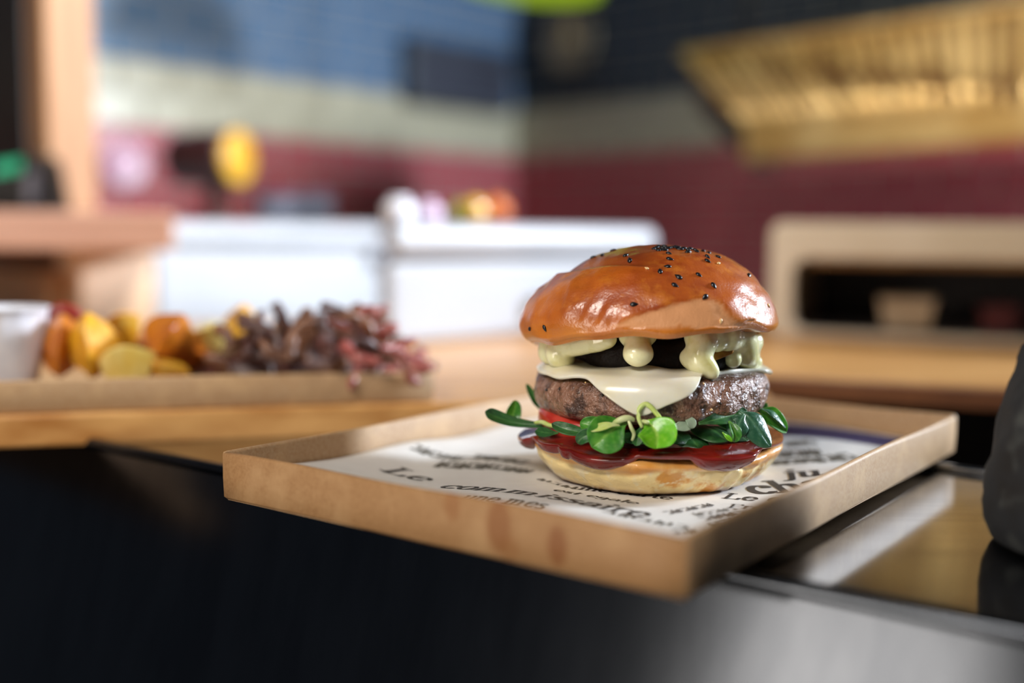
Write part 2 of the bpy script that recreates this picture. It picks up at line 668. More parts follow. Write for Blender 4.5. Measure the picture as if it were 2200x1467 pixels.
def stem(x, y0, y1, foot=True, head=True):
    s = [[(x, y0), (x, y1)]]
    if foot: s.append([(x - .16, y0 + .03), (x + .16, y0 + .03)])
    if head: s.append([(x - .16, y1 - .05), (x, y1)])
    return s


GL = {
    'o': (0.95, [arc(.45, .5, .35, .47, 0, 360, 20)]),
    'c': (0.85, [arc(.45, .5, .35, .47, 45, 320, 16), arc(.66, .78, .05, .06, 0, 360, 6)]),
    'e': (0.88, [arc(.44, .5, .34, .47, 5, 320, 18), [(.12, .53), (.76, .53)]]),
    'a': (0.90, [arc(.40, .74, .27, .23, 160, 0, 8) + [(.67, .5), (.67, .12), (.82, .04)], arc(.38, .27, .27, .24, 60, 330, 12)]),
    'm': (1.55, stem(.2, 0, 1) + [arc(.42, .72, .24, .25, 160, 0, 8) + [(.66, 0)], arc(.90, .72, .24, .25, 160, 0, 8) + [(1.14, 0)],
                                 [(.52, .03), (.80, .03)], [(1.0, .03), (1.28, .03)]]),
    'n': (1.0, stem(.2, 0, 1) + [arc(.45, .72, .26, .25, 160, 0, 8) + [(.71, 0)], [(.57, .03), (.85, .03)]]),
    'h': (1.0, stem(.2, 0, 1.55) + [arc(.45, .72, .26, .25, 160, 0, 8) + [(.71, 0)], [(.57, .03), (.85, .03)]]),
    'u': (1.0, [[(.2, .97), (.2, .3)] + arc(.45, .28, .25, .26, 180, 350, 8), [(.72, 1), (.72, 0)], [(.05, .97), (.2, .97)], [(.57, .97), (.72, .97)],
                [(.72, .03), (.86, .03)]]),
    'r': (0.72, stem(.2, 0, 1) + [arc(.48, .70, .25, .26, 160, 50, 6)]),
    'i': (0.48, stem(.22, 0, 1) + [arc(.22, 1.38, .04, .06, 0, 360, 6)]),
    'j': (0.48, [[(.22, 1), (.22, -.2)] + arc(.02, -.2, .2, .2, 0, -100, 5), [(.06, .97), (.22, .97)], arc(.22, 1.38, .04, .06, 0, 360, 6)]),
    's': (0.72, [arc(.36, .74, .22, .22, 40, 230, 8) + arc(.34, .27, .24, .25, 60, -150, 10)]),
    't': (0.62, [[(.25, 1.3), (.25, .25)] + arc(.42, .22, .17, .2, 180, 320, 6), [(.05, .97), (.52, .97)]]),
    'l': (0.48, stem(.22, 0, 1.55)),
    'd': (1.0, [arc(.42, .5, .32, .47, 0, 360, 18), [(.72, 1.55), (.72, 0)], [(.72, .03), (.88, .03)]]),
    'g': (0.92, [arc(.40, .62, .28, .34, 0, 360, 14), [(.68, .62), (.70, -.15)] + arc(.42, -.18, .28, .24, 0, -160, 8)]),
    'p': (1.0, stem(.2, -.5, 1) + [arc(.46, .5, .30, .46, 0, 360, 16)]),
    'q': (1.0, [arc(.42, .5, .32, .47, 0, 360, 16), [(.73, 1), (.73, -.5)], [(.58, -.47), (.88, -.47)]]),
    'v': (0.9, [[(.1, 1), (.42, 0)], [(.42, 0), (.78, 1)]]),
    'z': (0.8, [[(.1, .95), (.65, .95)], [(.65, .95), (.1, .04)], [(.1, .04), (.68, .04)]]),
    'L': (1.15, stem(.3, 0, 1.45) + [[(.15, 1.42), (.5, 1.42)], [(.3, .04), (.95, .04), (1.0, .35)]]),
    'C': (1.25, [arc(.62, .72, .52, .70, 40, 325, 20), [(1.02, 1.15), (1.05, 1.42)]]),
    'F': (1.1, stem(.3, 0, 1.45) + [[(.15, 1.42), (.95, 1.42), (.98, 1.15)], [(.3, .76), (.75, .76)]]),
    'R': (1.2, stem(.3, 0, 1.45) + [arc(.55, 1.08, .35, .34, 90, -90, 10), [(.55, .74), (1.05, .02)]]),
    'P': (1.1, stem(.3, 0, 1.45) + [arc(.55, 1.06, .36, .36, 90, -90, 10)]),
    'N': (1.3, stem(.25, 0, 1.45) + [[(.25, 1.42), (1.02, .05)], [(1.02, 0), (1.02, 1.45)]]),
    'A': (1.2, [[(.1, .02), (.58, 1.45)], [(.58, 1.45), (1.08, .02)], [(.3, .5), (.88, .5)]]),
    'O': (1.3, [arc(.62, .72, .52, .70, 0, 360, 22)]),
    '!': (0.45, [[(.2, 1.4), (.2, .45)], arc(.2, .06, .04, .06, 0, 360, 6)]),
    '#': (1.1, [[(.15, .05), (.2, .95)], [(.5, .0), (.45, .6)], [(.15, .5), (.85, .45)], [(.8, .9), (.9, .2)]]),
    '=': (0.9, [[(.1, .9), (.6, .85)], [(.15, .1), (.7, .15)], [(.6, .5), (.65, .1)]]),
    ' ': (0.55, []),
}


def hull2(pts):
    pts = sorted(set((round(x, 6), round(y, 6)) for x, y in pts))
    if len(pts) < 3: return pts
    def half(P):
        h = []
        for p in P:
            while len(h) > 1 and (h[-1][0] - h[-2][0]) * (p[1] - h[-2][1]) - (h[-1][1] - h[-2][1]) * (p[0] - h[-2][0]) <= 0:
                h.pop()
            h.append(p)
        return h
    lo, up = half(pts), half(pts[::-1])
    return lo[:-1] + up[:-1]


def write(text, p0, p1, xh, material, nib=(0.20, 0.075), slant=0.12, name='lettering', lift=0.00018):
    """Set text on the paper along the line p0-p1 (world, plan), stretched to fill it, x-height xh."""
    a0 = Vector(((p0 - O3).dot(TV), (p0 - O3).dot(TU)))
    a1 = Vector(((p1 - O3).dot(TV), (p1 - O3).dot(TU)))
    e1 = (a1 - a0)
    L = e1.length
    e1 /= L
    e2 = Vector((-e1.y, e1.x))
    adv = sum(GL[c][0] for c in text)
    k = L / adv
    V_, F_ = [], []
    x = 0.0
    for c in text:
        wd, strokes = GL[c]
        for s in strokes:
            # refine long segments so that the print follows the paper
            q = [s[0]]
            for (m0, m1) in zip(s[:-1], s[1:]):
                n = max(1, int(math.hypot(m1[0] - m0[0], m1[1] - m0[1]) / 0.4))
                q += [(m0[0] + (m1[0] - m0[0]) * i / n, m0[1] + (m1[1] - m0[1]) * i / n) for i in range(1, n + 1)]
            for (m0, m1) in zip(q[:-1], q[1:]):
                pts = [(m[0] + dx * nib[0] / 2, m[1] + dy * nib[1] / 2) for m in (m0, m1) for dx in (-1, 1) for dy in (-1, 1)]
                h = hull2(pts)
                if len(h) < 3: continue
                b = len(V_)
                for (gx, gy) in h:
                    ab = a0 + e1 * ((x + gx) * k + slant * gy * xh) + e2 * (gy * xh)
                    aa = min(max(ab.x, PM + .0003), TWID - PM - .0003)
                    bb_ = min(max(ab.y, PM + .0003), TLEN - PM - .0003)
                    V_.append(T3(aa, bb_, zpaper(aa, bb_) + lift))
                F_.append(tuple(range(b, b + len(h))))
        x += wd
    o = mk(name, V_, F_, material, paper, smooth=False)
    return o


def pp(px, py):
    return onz(px, py, Z_P)


write('commissaire', pp(938, 1048), pp(1382, 1116), 0.0068, M['ink'])
write('Le', pp(812, 1010), pp(906, 1030), 0.0072, M['ink'])
write('une mes', pp(985, 1079), pp(1165, 1106), 0.0048, M['ink_soft'])
write('une carte', pp(1225, 1050), pp(1440, 1074), 0.0034, M['ink'])
write('est egale', pp(1185, 1056), pp(1365, 1085), 0.0028, M['ink'], slant=0.2)
write('#=#', pp(1150, 1030), pp(1230, 1052), 0.0030, M['ink_soft'])
write('=#=#=', pp(1290, 1108), pp(1480, 1135), 0.0036, M['ink_soft'])
write('cha', pp(1618, 1062), pp(1800, 1056), 0.0125, M['ink'], nib=(0.26, 0.09))
write('ju', pp(1690, 1030), pp(1770, 1032), 0.0100, M['ink'], nib=(0.26, 0.09))
write('Le C', pp(1548, 1070), pp(1690, 1083), 0.0058, M['ink'], nib=(0.22, 0.09))
write('Fre', pp(1560, 1092), pp(1640, 1098), 0.0044, M['ink'])
# small print too fine to read: rows of broken strokes
for i, (tx, ax, ay, bx, by) in enumerate([('=#=#=#', 1440, 1108, 1540, 1086), ('#==#=', 1500, 1112, 1590, 1097), ('=##=', 1515, 1122, 1610, 1106),
                                          ('#=#==#', 1535, 1132, 1660, 1108), ('==#', 1448, 1142, 1500, 1140), ('=#=#', 1600, 1108, 1690, 1096)]):
    write(tx, pp(ax, ay), pp(bx, by), 0.0042, M['ink_soft'] if i % 2 else M['ink'], name='small_print')
for i, (tx, ax, ay, bx, by, h) in enumerate([
        ('#=#=#', 930, 1000, 1050, 1008, 0.008), ('=##=#=', 1000, 985, 1120, 1000, 0.008), ('#==##', 1020, 1004, 1130, 1018, 0.007),
        ('=#=##', 880, 982, 990, 990, 0.007), ('##=#=', 1660, 1000, 1760, 998, 0.009), ('=#=##', 1670, 985, 1770, 985, 0.010),
        ('#=#=', 1760, 1000, 1850, 990, 0.009), ('=##=', 1690, 968, 1760, 966, 0.010)]):
    write(tx, pp(ax, ay), pp(bx, by), h, M['ink_soft'], nib=(0.3, 0.2), name='small_print')
# blue printed band by the far corner
def patch(name, a0, b0, a1, b1, material, n=10):
    v, f = [], []
    for j in range(n + 1):
        for i in range(n + 1):
            a, b = a0 + (a1 - a0) * i / n, b0 + (b1 - b0) * j / n
            v.append(T3(a, b, zpaper(a, b) + 0.00016))
    for j in range(n):
        for i in range(n):
            k = j * (n + 1) + i
            f.append((k, k + 1, k + n + 2, k + n + 1))
    return mk(name, v, f, material, paper)


patch('printed_picture', TWID * 0.52, TLEN - 0.028, TWID - 0.006, TLEN - 0.008, M['ink_blue'])

# ------------------------------------------------------------------ the burger
burger = thing('burger', BC, 'tall cheeseburger with glossy seeded bun on printed paper in the cardboard tray', 'burger')
bl = lambda p: Vector(p) - BC
BD_ = BC.dot(FWD)                                    # depth of the burger's axis


def bp(px, py, dd=0.0):
    return atd(px, py, BD_ + dd)


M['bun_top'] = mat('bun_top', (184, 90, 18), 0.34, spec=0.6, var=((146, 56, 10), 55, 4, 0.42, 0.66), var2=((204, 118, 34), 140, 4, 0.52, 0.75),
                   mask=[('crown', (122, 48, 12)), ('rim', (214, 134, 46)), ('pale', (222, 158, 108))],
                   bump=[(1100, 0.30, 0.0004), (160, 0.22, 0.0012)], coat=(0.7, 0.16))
M['bun_bottom'] = mat('bun_bottom', (252, 226, 160), 0.40, spec=0.5, var=((222, 152, 52), 75, 4, 0.55, 0.65), var2=((250, 234, 190), 120, 3, 0.52, 0.62),
                      mask=[('lip', (226, 152, 66)), ('toast', (116, 54, 18))],
                      bump=[(420, 0.35, 0.0009), (140, 0.35, 0.002)], coat=(0.6, 0.2))
M['patty'] = mat('patty', (140, 98, 76), 0.42, spec=0.6, var=((66, 38, 25), 150, 5, 0.47, 0.62), var2=((168, 128, 104), 260, 4, 0.54, 0.70),
                 mask=[('crust', (76, 36, 18))], bump=[(330, 0.9, 0.0028), (1100, 0.5, 0.0010)], coat=(0.75, 0.14))
M['cheese'] = mat('cheese', (228, 224, 206), 0.28, spec=0.5, var=((222, 212, 180), 60, 3, 0.4, 0.7), bump=(160, 0.08, 0.0008),
                  sss=(0.35, (1.0, 0.85, 0.5), 0.004), coat=(0.3, 0.12))
M['sauce'] = mat('sauce', (234, 232, 188), 0.25, spec=0.5, var=((214, 208, 138), 120, 3, 0.45, 0.7), bump=(260, 0.2, 0.0008),
                 sss=(0.3, (1.0, 0.9, 0.5), 0.003), coat=(0.6, 0.08))
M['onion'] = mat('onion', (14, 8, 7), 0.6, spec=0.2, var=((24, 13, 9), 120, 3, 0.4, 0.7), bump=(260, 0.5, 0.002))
M['gherkin'] = mat('gherkin', (150, 104, 24), 0.3, var=((112, 66, 16), 200, 3, 0.4, 0.7), sss=(0.2, (1, .7, .2), 0.002))
M['ketchup'] = mat('ketchup', (122, 22, 12), 0.2, var=((98, 14, 8), 90, 2, 0.4, 0.7), sss=(0.2, (1, .25, .15), 0.002), coat=(0.8, 0.06))
M['tomato'] = mat('tomato', (176, 42, 28), 0.28, var=((206, 80, 62), 90, 2, 0.5, 0.7), sss=(0.25, (1, .3, .2), 0.003), coat=(0.6, 0.1))
M['tomato_flesh'] = mat('tomato_flesh', (226, 168, 158), 0.3, var=((204, 110, 98), 160, 2, 0.45, 0.7), sss=(0.3, (1, .5, .4), 0.003), coat=(0.5, 0.1))
M['seed'] = mat('seed', (14, 14, 18), 0.32, var=((28, 28, 34), 900, 2, 0.4, 0.7), spec=0.6)
M['pale_seed'] = mat('pale_seed', (232, 196, 140), 0.4, var=((214, 172, 110), 900, 2, 0.4, 0.7))
M['pepper'] = mat('pepper', (22, 18, 14), 0.45, var=((48, 36, 24), 900, 2, 0.5, 0.7))
M['leaf_dark'] = mat('leaf_dark', mask=('vein', (98, 146, 76)), col=(32, 84, 36), rough=0.38, var=((20, 58, 26), 160, 3, 0.45, 0.65), var2=((58, 116, 52), 90, 2, 0.55, 0.75),
                     bump=(420, 0.3, 0.0007), sss=(0.15, (.3, 1, .15), 0.002), coat=(0.08, 0.3))
M['leaf_mid'] = mat('leaf_mid', mask=('vein', (150, 196, 92)), col=(62, 134, 34), rough=0.36, var=((36, 98, 26), 140, 3, 0.45, 0.65), var2=((104, 168, 62), 90, 2, 0.55, 0.75),
                    bump=(420, 0.3, 0.0007), sss=(0.2, (.4, 1, .15), 0.002), coat=(0.2, 0.25))
M['leaf_bright'] = mat('leaf_bright', mask=('vein', (196, 226, 110)), col=(112, 186, 24), rough=0.34, var=((70, 146, 18), 120, 3, 0.45, 0.65), var2=((156, 212, 66), 90, 2, 0.55, 0.75),
                       bump=(420, 0.25, 0.0007), sss=(0.25, (.5, 1, .1), 0.002), coat=(0.25, 0.2))
M['leaf_blue'] = mat('leaf_blue', mask=('vein', (104, 150, 116)), col=(42, 92, 66), rough=0.34, var=((28, 70, 44), 160, 3, 0.45, 0.65), var2=((70, 122, 94), 90, 2, 0.55, 0.75),
                     bump=(420, 0.5, 0.0009), coat=(0.12, 0.3))
M['stem'] = mat('stem', (186, 206, 104), 0.35, var=((206, 220, 150), 200, 2, 0.4, 0.7), sss=(0.3, (.7, 1, .3), 0.002))
M['stem_pale'] = mat('stem_pale', (206, 214, 160), 0.35, var=((186, 200, 130), 200, 2, 0.4, 0.7), sss=(0.3, (.8, 1, .5), 0.002))
M['onion_pale'] = mat('onion_pale', (150, 170, 148), 0.25, var=((178, 194, 170), 160, 2, 0.4, 0.7), sss=(0.3, (.8, 1, .7), 0.002))


def set_attr(o, name, vals):
    at = o.data.attributes.new(name, 'FLOAT', 'POINT')
    at.data.foreach_set('value', vals)


# ---- bottom bun
prof = [(0, 0), (.020, 0), (.0335, .0), (.0368, .0004), (.0386, .0014), (.0402, .003), (.0416, .0045), (.0428, .006), (.0438, .0074), (.0446, .0086),
        (.0452, .0096), (.0456, .0104), (.0462, .0112), (.0466, .0122), (.0462, .0131), (.0450, .0138), (.043, .0142), (.036, .0144), (.02, .0145), (0, .0145)]
v, f = lathe(prof, 144)
lipv, toast = [], []
vv = []
for p in v:
    r = math.hypot(p.x, p.y)
    a = math.atan2(p.y, p.x)
    k = ss(0.030, 0.036, r)
    w_ = 0.0011 * math.sin(a * 3 + 1.0) + 0.0008 * math.sin(a * 7 + 2) + 0.0011 * fbm((math.cos(a) * 2, math.sin(a) * 2, p.z * 90), 1.6, 3)
    wr = 0.0008 * math.sin(a * 34 + 2.2 * math.sin(a * 5)) * (0.35 + 0.65 * ss(-1.4, -0.7, a) * ss(0.3, -0.2, a)) * ss(.0125, .008, p.z)     # wrinkles on the right
    # fold line below the lip
    zf = 0.0097 + 0.0012 * math.sin(a * 4 + 0.5) + 0.0006 * math.sin(a * 11)
    fold = -0.0019 * math.exp(-((p.z - zf) / 0.0009) ** 2) * (0.6 + 0.4 * math.sin(a * 5))
    dr = k * (w_ + wr + fold)
    dz = 0.0008 * math.sin(a * 2 + 0.6) * ss(0.006, 0.013, p.z)
    q = Vector((p.x, p.y, 0))
    if r > 1e-6:
        q *= (r + dr) / r
    q.z = p.z + dz
    vv.append(q)
    n1 = fbm(p, 160, 3)
    lipv.append(max(0.0, min(1.0, ss(zf - .0006, zf + .0010, p.z) * (0.85 + .3 * n1))))
    toast.append(max(0.0, min(1.0, ss(0.0021, 0.0006, p.z + 0.0006 * n1) * 0.95)))
bb_ = mk('bottom_bun', vv, f, M['bun_bottom'], burger, local=True)
set_attr(bb_, 'lip', lipv)
set_attr(bb_, 'toast', toast)
subsurf(bb_, 1)

RB = 0.0455


def drape(name, material, rcyl, ztop, rho, side, n=120, rings=26, thick=0.0016, wave=None, c=(0, 0)):
    """A soft slice or spread on a round body: flat inside rcyl, then hanging down its side. rho(phi) = arc length from the axis."""
    v, f = [], []
    v.append(Vector((c[0], c[1], ztop + (wave(0, 0) if wave else 0))))
    for i in range(1, rings + 1):
        for k in range(n):
            a = 2 * math.pi * k / n
            s = rho(a) * i / rings
            if s <= rcyl:
                r, z = s, ztop
            else:
                r, z = side(s - rcyl, a)
            # round the shoulder
            x, y = c[0] + r * math.cos(a), c[1] + r * math.sin(a)
            if wave: z += wave(x, y) * (1 - ss(0.9, 1.05, s / rcyl))
            v.append(Vector((x, y, z)))
    for k in range(n):
        f.append((0, 1 + k, 1 + (k + 1) % n))
    for i in range(rings - 1):
        for k in range(n):
            l = (k + 1) % n
            f.append((1 + i * n + k, 1 + (i + 1) * n + k, 1 + (i + 1) * n + l, 1 + i * n + l))
    o = mk(name, v, f, material, burger, local=True)
    m = o.modifiers.new('smooth', 'SMOOTH')
    m.factor = 0.5
    m.iterations = 3
    solidify(o, thick, 1)
    subsurf(o, 2)
    return o


def bump_at(phi, c, w_):
    d = (phi - c + math.pi) % (2 * math.pi) - math.pi
    return max(0.0, 1 - (d / w_) ** 2) ** 0.7 if abs(d) < w_ else 0.0


# ---- ketchup over the edge of the bottom bun
def rho_k(a):
    return 0.0436 + 0.0009 * math.sin(a * 5) + 0.0006 * math.sin(a * 11)


def side_k(s, a):
    if s < 0.0022:
        t = s / 0.0022
        return 0.0450 + 0.0020 * math.sin(t * 1.4), 0.0146 - 0.0014 * (1 - math.cos(t * 1.4))
    return 0.0470 - 0.22 * (s - 0.0022), 0.0134 - (s - 0.0022)


drape('ketchup', M['ketchup'], 0.0450, 0.0146, rho_k, side_k, thick=0.0018)

# ---- tomato slice, leaning out on the left
tc_ = bl(bp(1245, 876, 0.004))
def tomato(name, center, rad, th, tilt, yaw, material, flesh):
    v, f = lathe([(0, 0), (rad * .82, 0), (rad * .97, th * .12), (rad, th * .4), (rad, th * .7), (rad * .97, th * .92), (rad * .84, th), (0, th)], 64)
    Rm = Matrix.Rotation(yaw, 3, 'Z') @ Matrix.Rotation(tilt[0], 3, 'X') @ Matrix.Rotation(tilt[1], 3, 'Y')
    v = [Vector(center) + Rm @ p for p in v]
    o = mk(name, v, f, material, burger, local=True)
    # paler flesh seen in the cut edge
    fv, ff = [], []
    for i in range(13):
        a = R(-78 + 34 * i / 12)
        for z in (0.16, 0.5, 0.86):
            fv.append(Vector(center) + Rm @ Vector(((rad + .00025) * math.cos(a), (rad + .00025) * math.sin(a), th * z)))
    for i in range(12):
        for j in range(2):
            k = i * 3 + j
            ff.append((k, k + 3, k + 4, k + 1))
    fo = mk('flesh', fv, ff, flesh, o, local=True)
    solidify(fo, 0.0005, 0)
    return o


tomato('tomato_slice', (-0.0190, -0.0060, 0.0160), 0.0245, 0.0086, (R(3.0), R(5)), 0, M['tomato'], M['tomato_flesh'])

# ---- patty
prof = [(0, 0), (.030, 0), (.0385, .0003), (.0418, .0016), (.0432, .0038), (.0438, .0066), (.0439, .0092), (.0436, .0116), (.0428, .0136), (.0410, .0150),
        (.036, .0156), (.018, .0157), (0, .0157)]
fine = []
for (p0, p1) in zip(prof[:-1], prof[1:]):
    for t in (0, 0.5):
        fine.append((p0[0] + (p1[0] - p0[0]) * t, p0[1] + (p1[1] - p0[1]) * t))
fine.append(prof[-1])
v, f = lathe(fine, 180)
vv, crust = [], []
PT = Matrix.Rotation(R(-1.5), 3, 'Y')
ZPAT = 0.0243
for p in v:
    r = math.hypot(p.x, p.y)
    n1 = fbm(p, 110, 4)
    n2 = noise.noise(Vector(p) * 420)
    cell = noise.voronoi(Vector(p) * 330)[0][0]
    k = ss(0.02, 0.036, r)
    d = k * (0.0013 * n1 + 0.0005 * n2 - 0.0024 * max(0, 0.32 - cell))
    q = p.copy()
    if r > 1e-6:
        q.x *= (r + d) / r
        q.y *= (r + d) / r
    q.z += (0.0006 * n1) * k
    crust.append(max(0.0, min(1.0, ss(0.0115, 0.0150, p.z + .002 * n1) * 0.9)))
    vv.append(PT @ Vector((q.x * .985, q.y * .985, q.z)) + Vector((-0.0010, 0, ZPAT)))
pat = mk('beef_patty', vv, f, M['patty'], burger, local=True)
set_attr(pat, 'crust', crust)
subsurf(pat, 1)
ZC = ZPAT + 0.0158


# ---- cheese
CSIDE = [(.0390, 0.0), (.0412, -.0003), (.0430, -.0014), (.0441, -.0032), (.0447, -.0056), (.0449, -.0085), (.0449, -.0130), (.0447, -.018)]


def side_path(path):
    acc = [0.0]
    for (p0, p1) in zip(path[:-1], path[1:]):
        acc.append(acc[-1] + math.hypot(p1[0] - p0[0], p1[1] - p0[1]))

    def fn(s):
        for k in range(len(path) - 1):
            if s <= acc[k + 1] or k == len(path) - 2:
                t = (s - acc[k]) / (acc[k + 1] - acc[k])
                return (path[k][0] + (path[k + 1][0] - path[k][0]) * t, path[k][1] + (path[k + 1][1] - path[k][1]) * t)
    return fn


cpath = side_path(CSIDE)


def rho_c(a):
    a = (a + math.pi) % (2 * math.pi) - math.pi
    r = 0.0418
    r += 0.0125 * max(0.0, 1 - (abs(a - R(-101)) / R(27)) ** 1.15) ** 0.8
    r -= 0.0095 * bump_at(a, R(-46), R(31))
    r += 0.0024 * bump_at(a, R(-165), R(42)) + 0.0030 * bump_at(a, R(10), R(30))
    r += 0.0005 * math.sin(a * 9) + 0.0004 * math.sin(a * 17 + 1)
    return r


def side_c(s, a):
    r, z = cpath(s)
    return r + 0.0004 * math.sin(a * 8), ZC + z


def wave_c(x, y):
    return (0.0024 * math.exp(-((x + 0.008) ** 2 + (y + 0.026) ** 2) / 0.00010) + 0.0018 * math.exp(-((x - 0.010) ** 2 + (y + 0.029) ** 2) / 0.00006)
            + 0.0016 * math.exp(-((x + 0.03) ** 2 + (y + 0.008) ** 2) / 0.0002) + 0.0004 * math.sin(x * 300) * math.sin(y * 260))


drape('cheese_slice', M['cheese'], 0.0390, ZC, rho_c, side_c, thick=0.0015, wave=wave_c, rings=34)


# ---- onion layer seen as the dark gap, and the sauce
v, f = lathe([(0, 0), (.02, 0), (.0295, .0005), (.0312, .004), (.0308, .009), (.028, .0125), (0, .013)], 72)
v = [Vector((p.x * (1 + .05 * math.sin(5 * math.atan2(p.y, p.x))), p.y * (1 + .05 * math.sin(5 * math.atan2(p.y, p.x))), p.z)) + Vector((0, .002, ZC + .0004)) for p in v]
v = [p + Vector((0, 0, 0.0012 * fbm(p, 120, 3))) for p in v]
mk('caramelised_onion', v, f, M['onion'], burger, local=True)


def blob(name, elems, material, res=0.055):
    """Metaballs (built at 100 times the size, then scaled down) turned into one smooth mesh. elems: (px, py, depth offset, radius)."""
    mb = bpy.data.metaballs.new(name)
    mb.resolution = mb.render_resolution = res
    mb.threshold = 0.3
    mo = bpy.data.objects.new(name + '_meta', mb)
    COL.objects.link(mo)
    for e in elems:
        el = mb.elements.new()
        el.co = bl(bp(e[0], e[1], e[2])) * 100.0
        el.radius = e[3] * 200.0
    bpy.context.view_layer.update()
    dg = bpy.context.evaluated_depsgraph_get()
    me = bpy.data.meshes.new_from_object(mo.evaluated_get(dg))
    bpy.data.objects.remove(mo)
    bpy.data.metaballs.remove(mb)
    me.transform(Matrix.Scale(0.01, 4))
    me.name = name
    me.materials.clear()
    me.materials.append(material)
    me.polygons.foreach_set('use_smooth', [True] * len(me.polygons))
    o = bpy.data.objects.new(name, me)
    COL.objects.link(o)
    o.parent = burger
    return o


def ketchup_band():
    """Thick glossy ketchup bulging over the rim of the bottom bun, with hanging drips."""
    na_, nu = 220, 16
    v, f = [], []
    for i in range(na_ + 1):
        a = R(-184 + 207 * i / na_)
        zb = 0.0156 + 0.0005 * math.sin(a * 7)
        zb -= 0.0056 * bump_at(a, R(-174), R(12)) + 0.0062 * bump_at(a, R(-121), R(18)) + 0.0040 * bump_at(a, R(-146), R(13))
        zb -= 0.0060 * bump_at(a, R(-63), R(18)) + 0.0018 * bump_at(a, R(-90), R(20)) + 0.001 * bump_at(a, R(-25), R(22))
        zt = 0.0178 + 0.0006 * math.sin(a * 5 + 1)
        full = ss(0.0135, 0.0105, zb)
        out = 0.0012 + 0.0016 * full + 0.0009 * bump_at(a, R(-174), R(12))
        for k in range(nu + 1):
            u = k / nu
            z = zt + (zb - zt) * u
            rb = 0.0462 + 0.0006 * ss(.009, .013, z) - 0.10 * max(0.0, .012 - z)
            r = (0.0410 + (rb - 0.0410) * ss(0.0, 0.45, u)) + out * math.sin(math.pi * min(1.0, u * 0.98 + .02)) ** 0.6 - 0.0012 * ss(.92, 1.0, u)
            r += 0.0004 * noise.noise(Vector((a * 4, z * 300, 0)))
            v.append(Vector((r * math.cos(a), r * math.sin(a), z)))
    m_ = nu + 1
    for i in range(na_):
        for k in range(nu):
            f.append((i * m_ + k, (i + 1) * m_ + k, (i + 1) * m_ + k + 1, i * m_ + k + 1))
    o = mk('ketchup', v, f, M['ketchup'], burger, local=True)
    solidify(o, 0.0008, -1)
    subsurf(o, 1)


ketchup_band()
blob('sauce', [(1185, 742, -.012, .0034), (1205, 748, -.016, .0036), (1200, 762, -.018, .0034), (1222, 738, -.022, .0034), (1236, 737, -.024, .0032), (1250, 736, -.026, .0031), (1265, 734, -.028, .0029), (1292, 730, -.0315, .0026),
               (1280, 732, -.030, .0029), (1305, 728, -.033, .0024), (1180, 758, -.010, .003), (1215, 770, -.018, .0024)], M['sauce'])
blob('sauce', [(1368, 722, -.034, .0034), (1370, 735, -.035, .0032), (1370, 748, -.037, .0030), (1362, 760, -.038, .0028), (1382, 760, -.038, .0026),
               (1372, 766, -.039, .0025), (1350, 720, -.033, .0026), (1390, 720, -.033, .0026)], M['sauce'])
blob('sauce', [(1500, 722, -.033, .0036), (1530, 720, -.031, .0036), (1560, 722, -.027, .0042), (1590, 726, -.021, .0044), (1575, 740, -.023, .0030), (1612, 735, -.014, .0034), (1508, 742, -.035, .0036),
               (1500, 760, -.036, .0032), (1505, 776, -.037, .003), (1520, 790, -.037, .0026), (1530, 800, -.0375, .0018), (1495, 775, -.035, .003),
               (1598, 742, -.019, .0036), (1598, 758, -.018, .0036), (1606, 772, -.013, .0034), (1540, 735, -.031, .0025), (1575, 772, -.024, .0022),
               (1480, 768, -.034, .0024), (1620, 778, -.006, .0022)], M['sauce'])
g0, g1 = bl(bp(1532, 768, -.030)), bl(bp(1578, 750, -.029))
v, f = [], []
gd = (g1 - g0)
gu = Vector((0.0004, 0.001, 0.0034))
gn = Vector((0, 0.004, 0.0006))
v, f = box_vf(g0 - gu * .5, gd, gn, gu)
go = mk('gherkin_slice', v, f, M['gherkin'], burger, local=True)
bevel(go, 0.0009, 3)

# ---- top bun
RTB, HTB = 0.0466, 0.0338
prof = [(0, 0.0006), (.02, 0.0006), (.040, 0.0004), (.0448, 0.0)]
for i in range(1, 13):
    t = i / 12
    prof.append((.0448 + .0018 * math.sin(t * math.pi / 2), 0.0028 * t))
NB = 60
for i in range(1, NB + 1):
    t = i / NB * math.pi / 2
    prof.append((RTB * math.cos(t) if i < NB else 0.0, 0.0028 + (HTB - 0.0028) * math.sin(t)))
v, f = lathe(prof, 200)
BT = Matrix.Rotation(R(-4.0), 3, 'Y') @ Matrix.Rotation(R(-5.2), 3, 'X')
ZB = 0.0516
vv, pale, rim, crown = [], [], [], []
PALE = [(1318, 700), (1350, 684), (1400, 668), (1450, 652), (1500, 642), (1536, 642), (1556, 656), (1566, 676), (1584, 690), (1602, 700), (1570, 704),
        (1536, 702), (1500, 706), (1460, 698), (1430, 706), (1380, 706)]


def inside(poly, x, y):
    """Signed distance-like value: positive inside."""
    d = 1e9
    ins = False
    n = len(poly)
    for i in range(n):
        x0, y0 = poly[i]
        x1, y1 = poly[(i + 1) % n]
        if (y0 > y) != (y1 > y) and x < (x1 - x0) * (y - y0) / (y1 - y0) + x0:
            ins = not ins
        dx, dy = x1 - x0, y1 - y0
        t = max(0, min(1, ((x - x0) * dx + (y - y0) * dy) / (dx * dx + dy * dy)))
        d = min(d, math.hypot(x - x0 - dx * t, y - y0 - dy * t))
    return d if ins else -d


def crease_y(x):
    return 586 - 16 * ss(1190, 1330, x) + 4 * ss(1340, 1420, x)


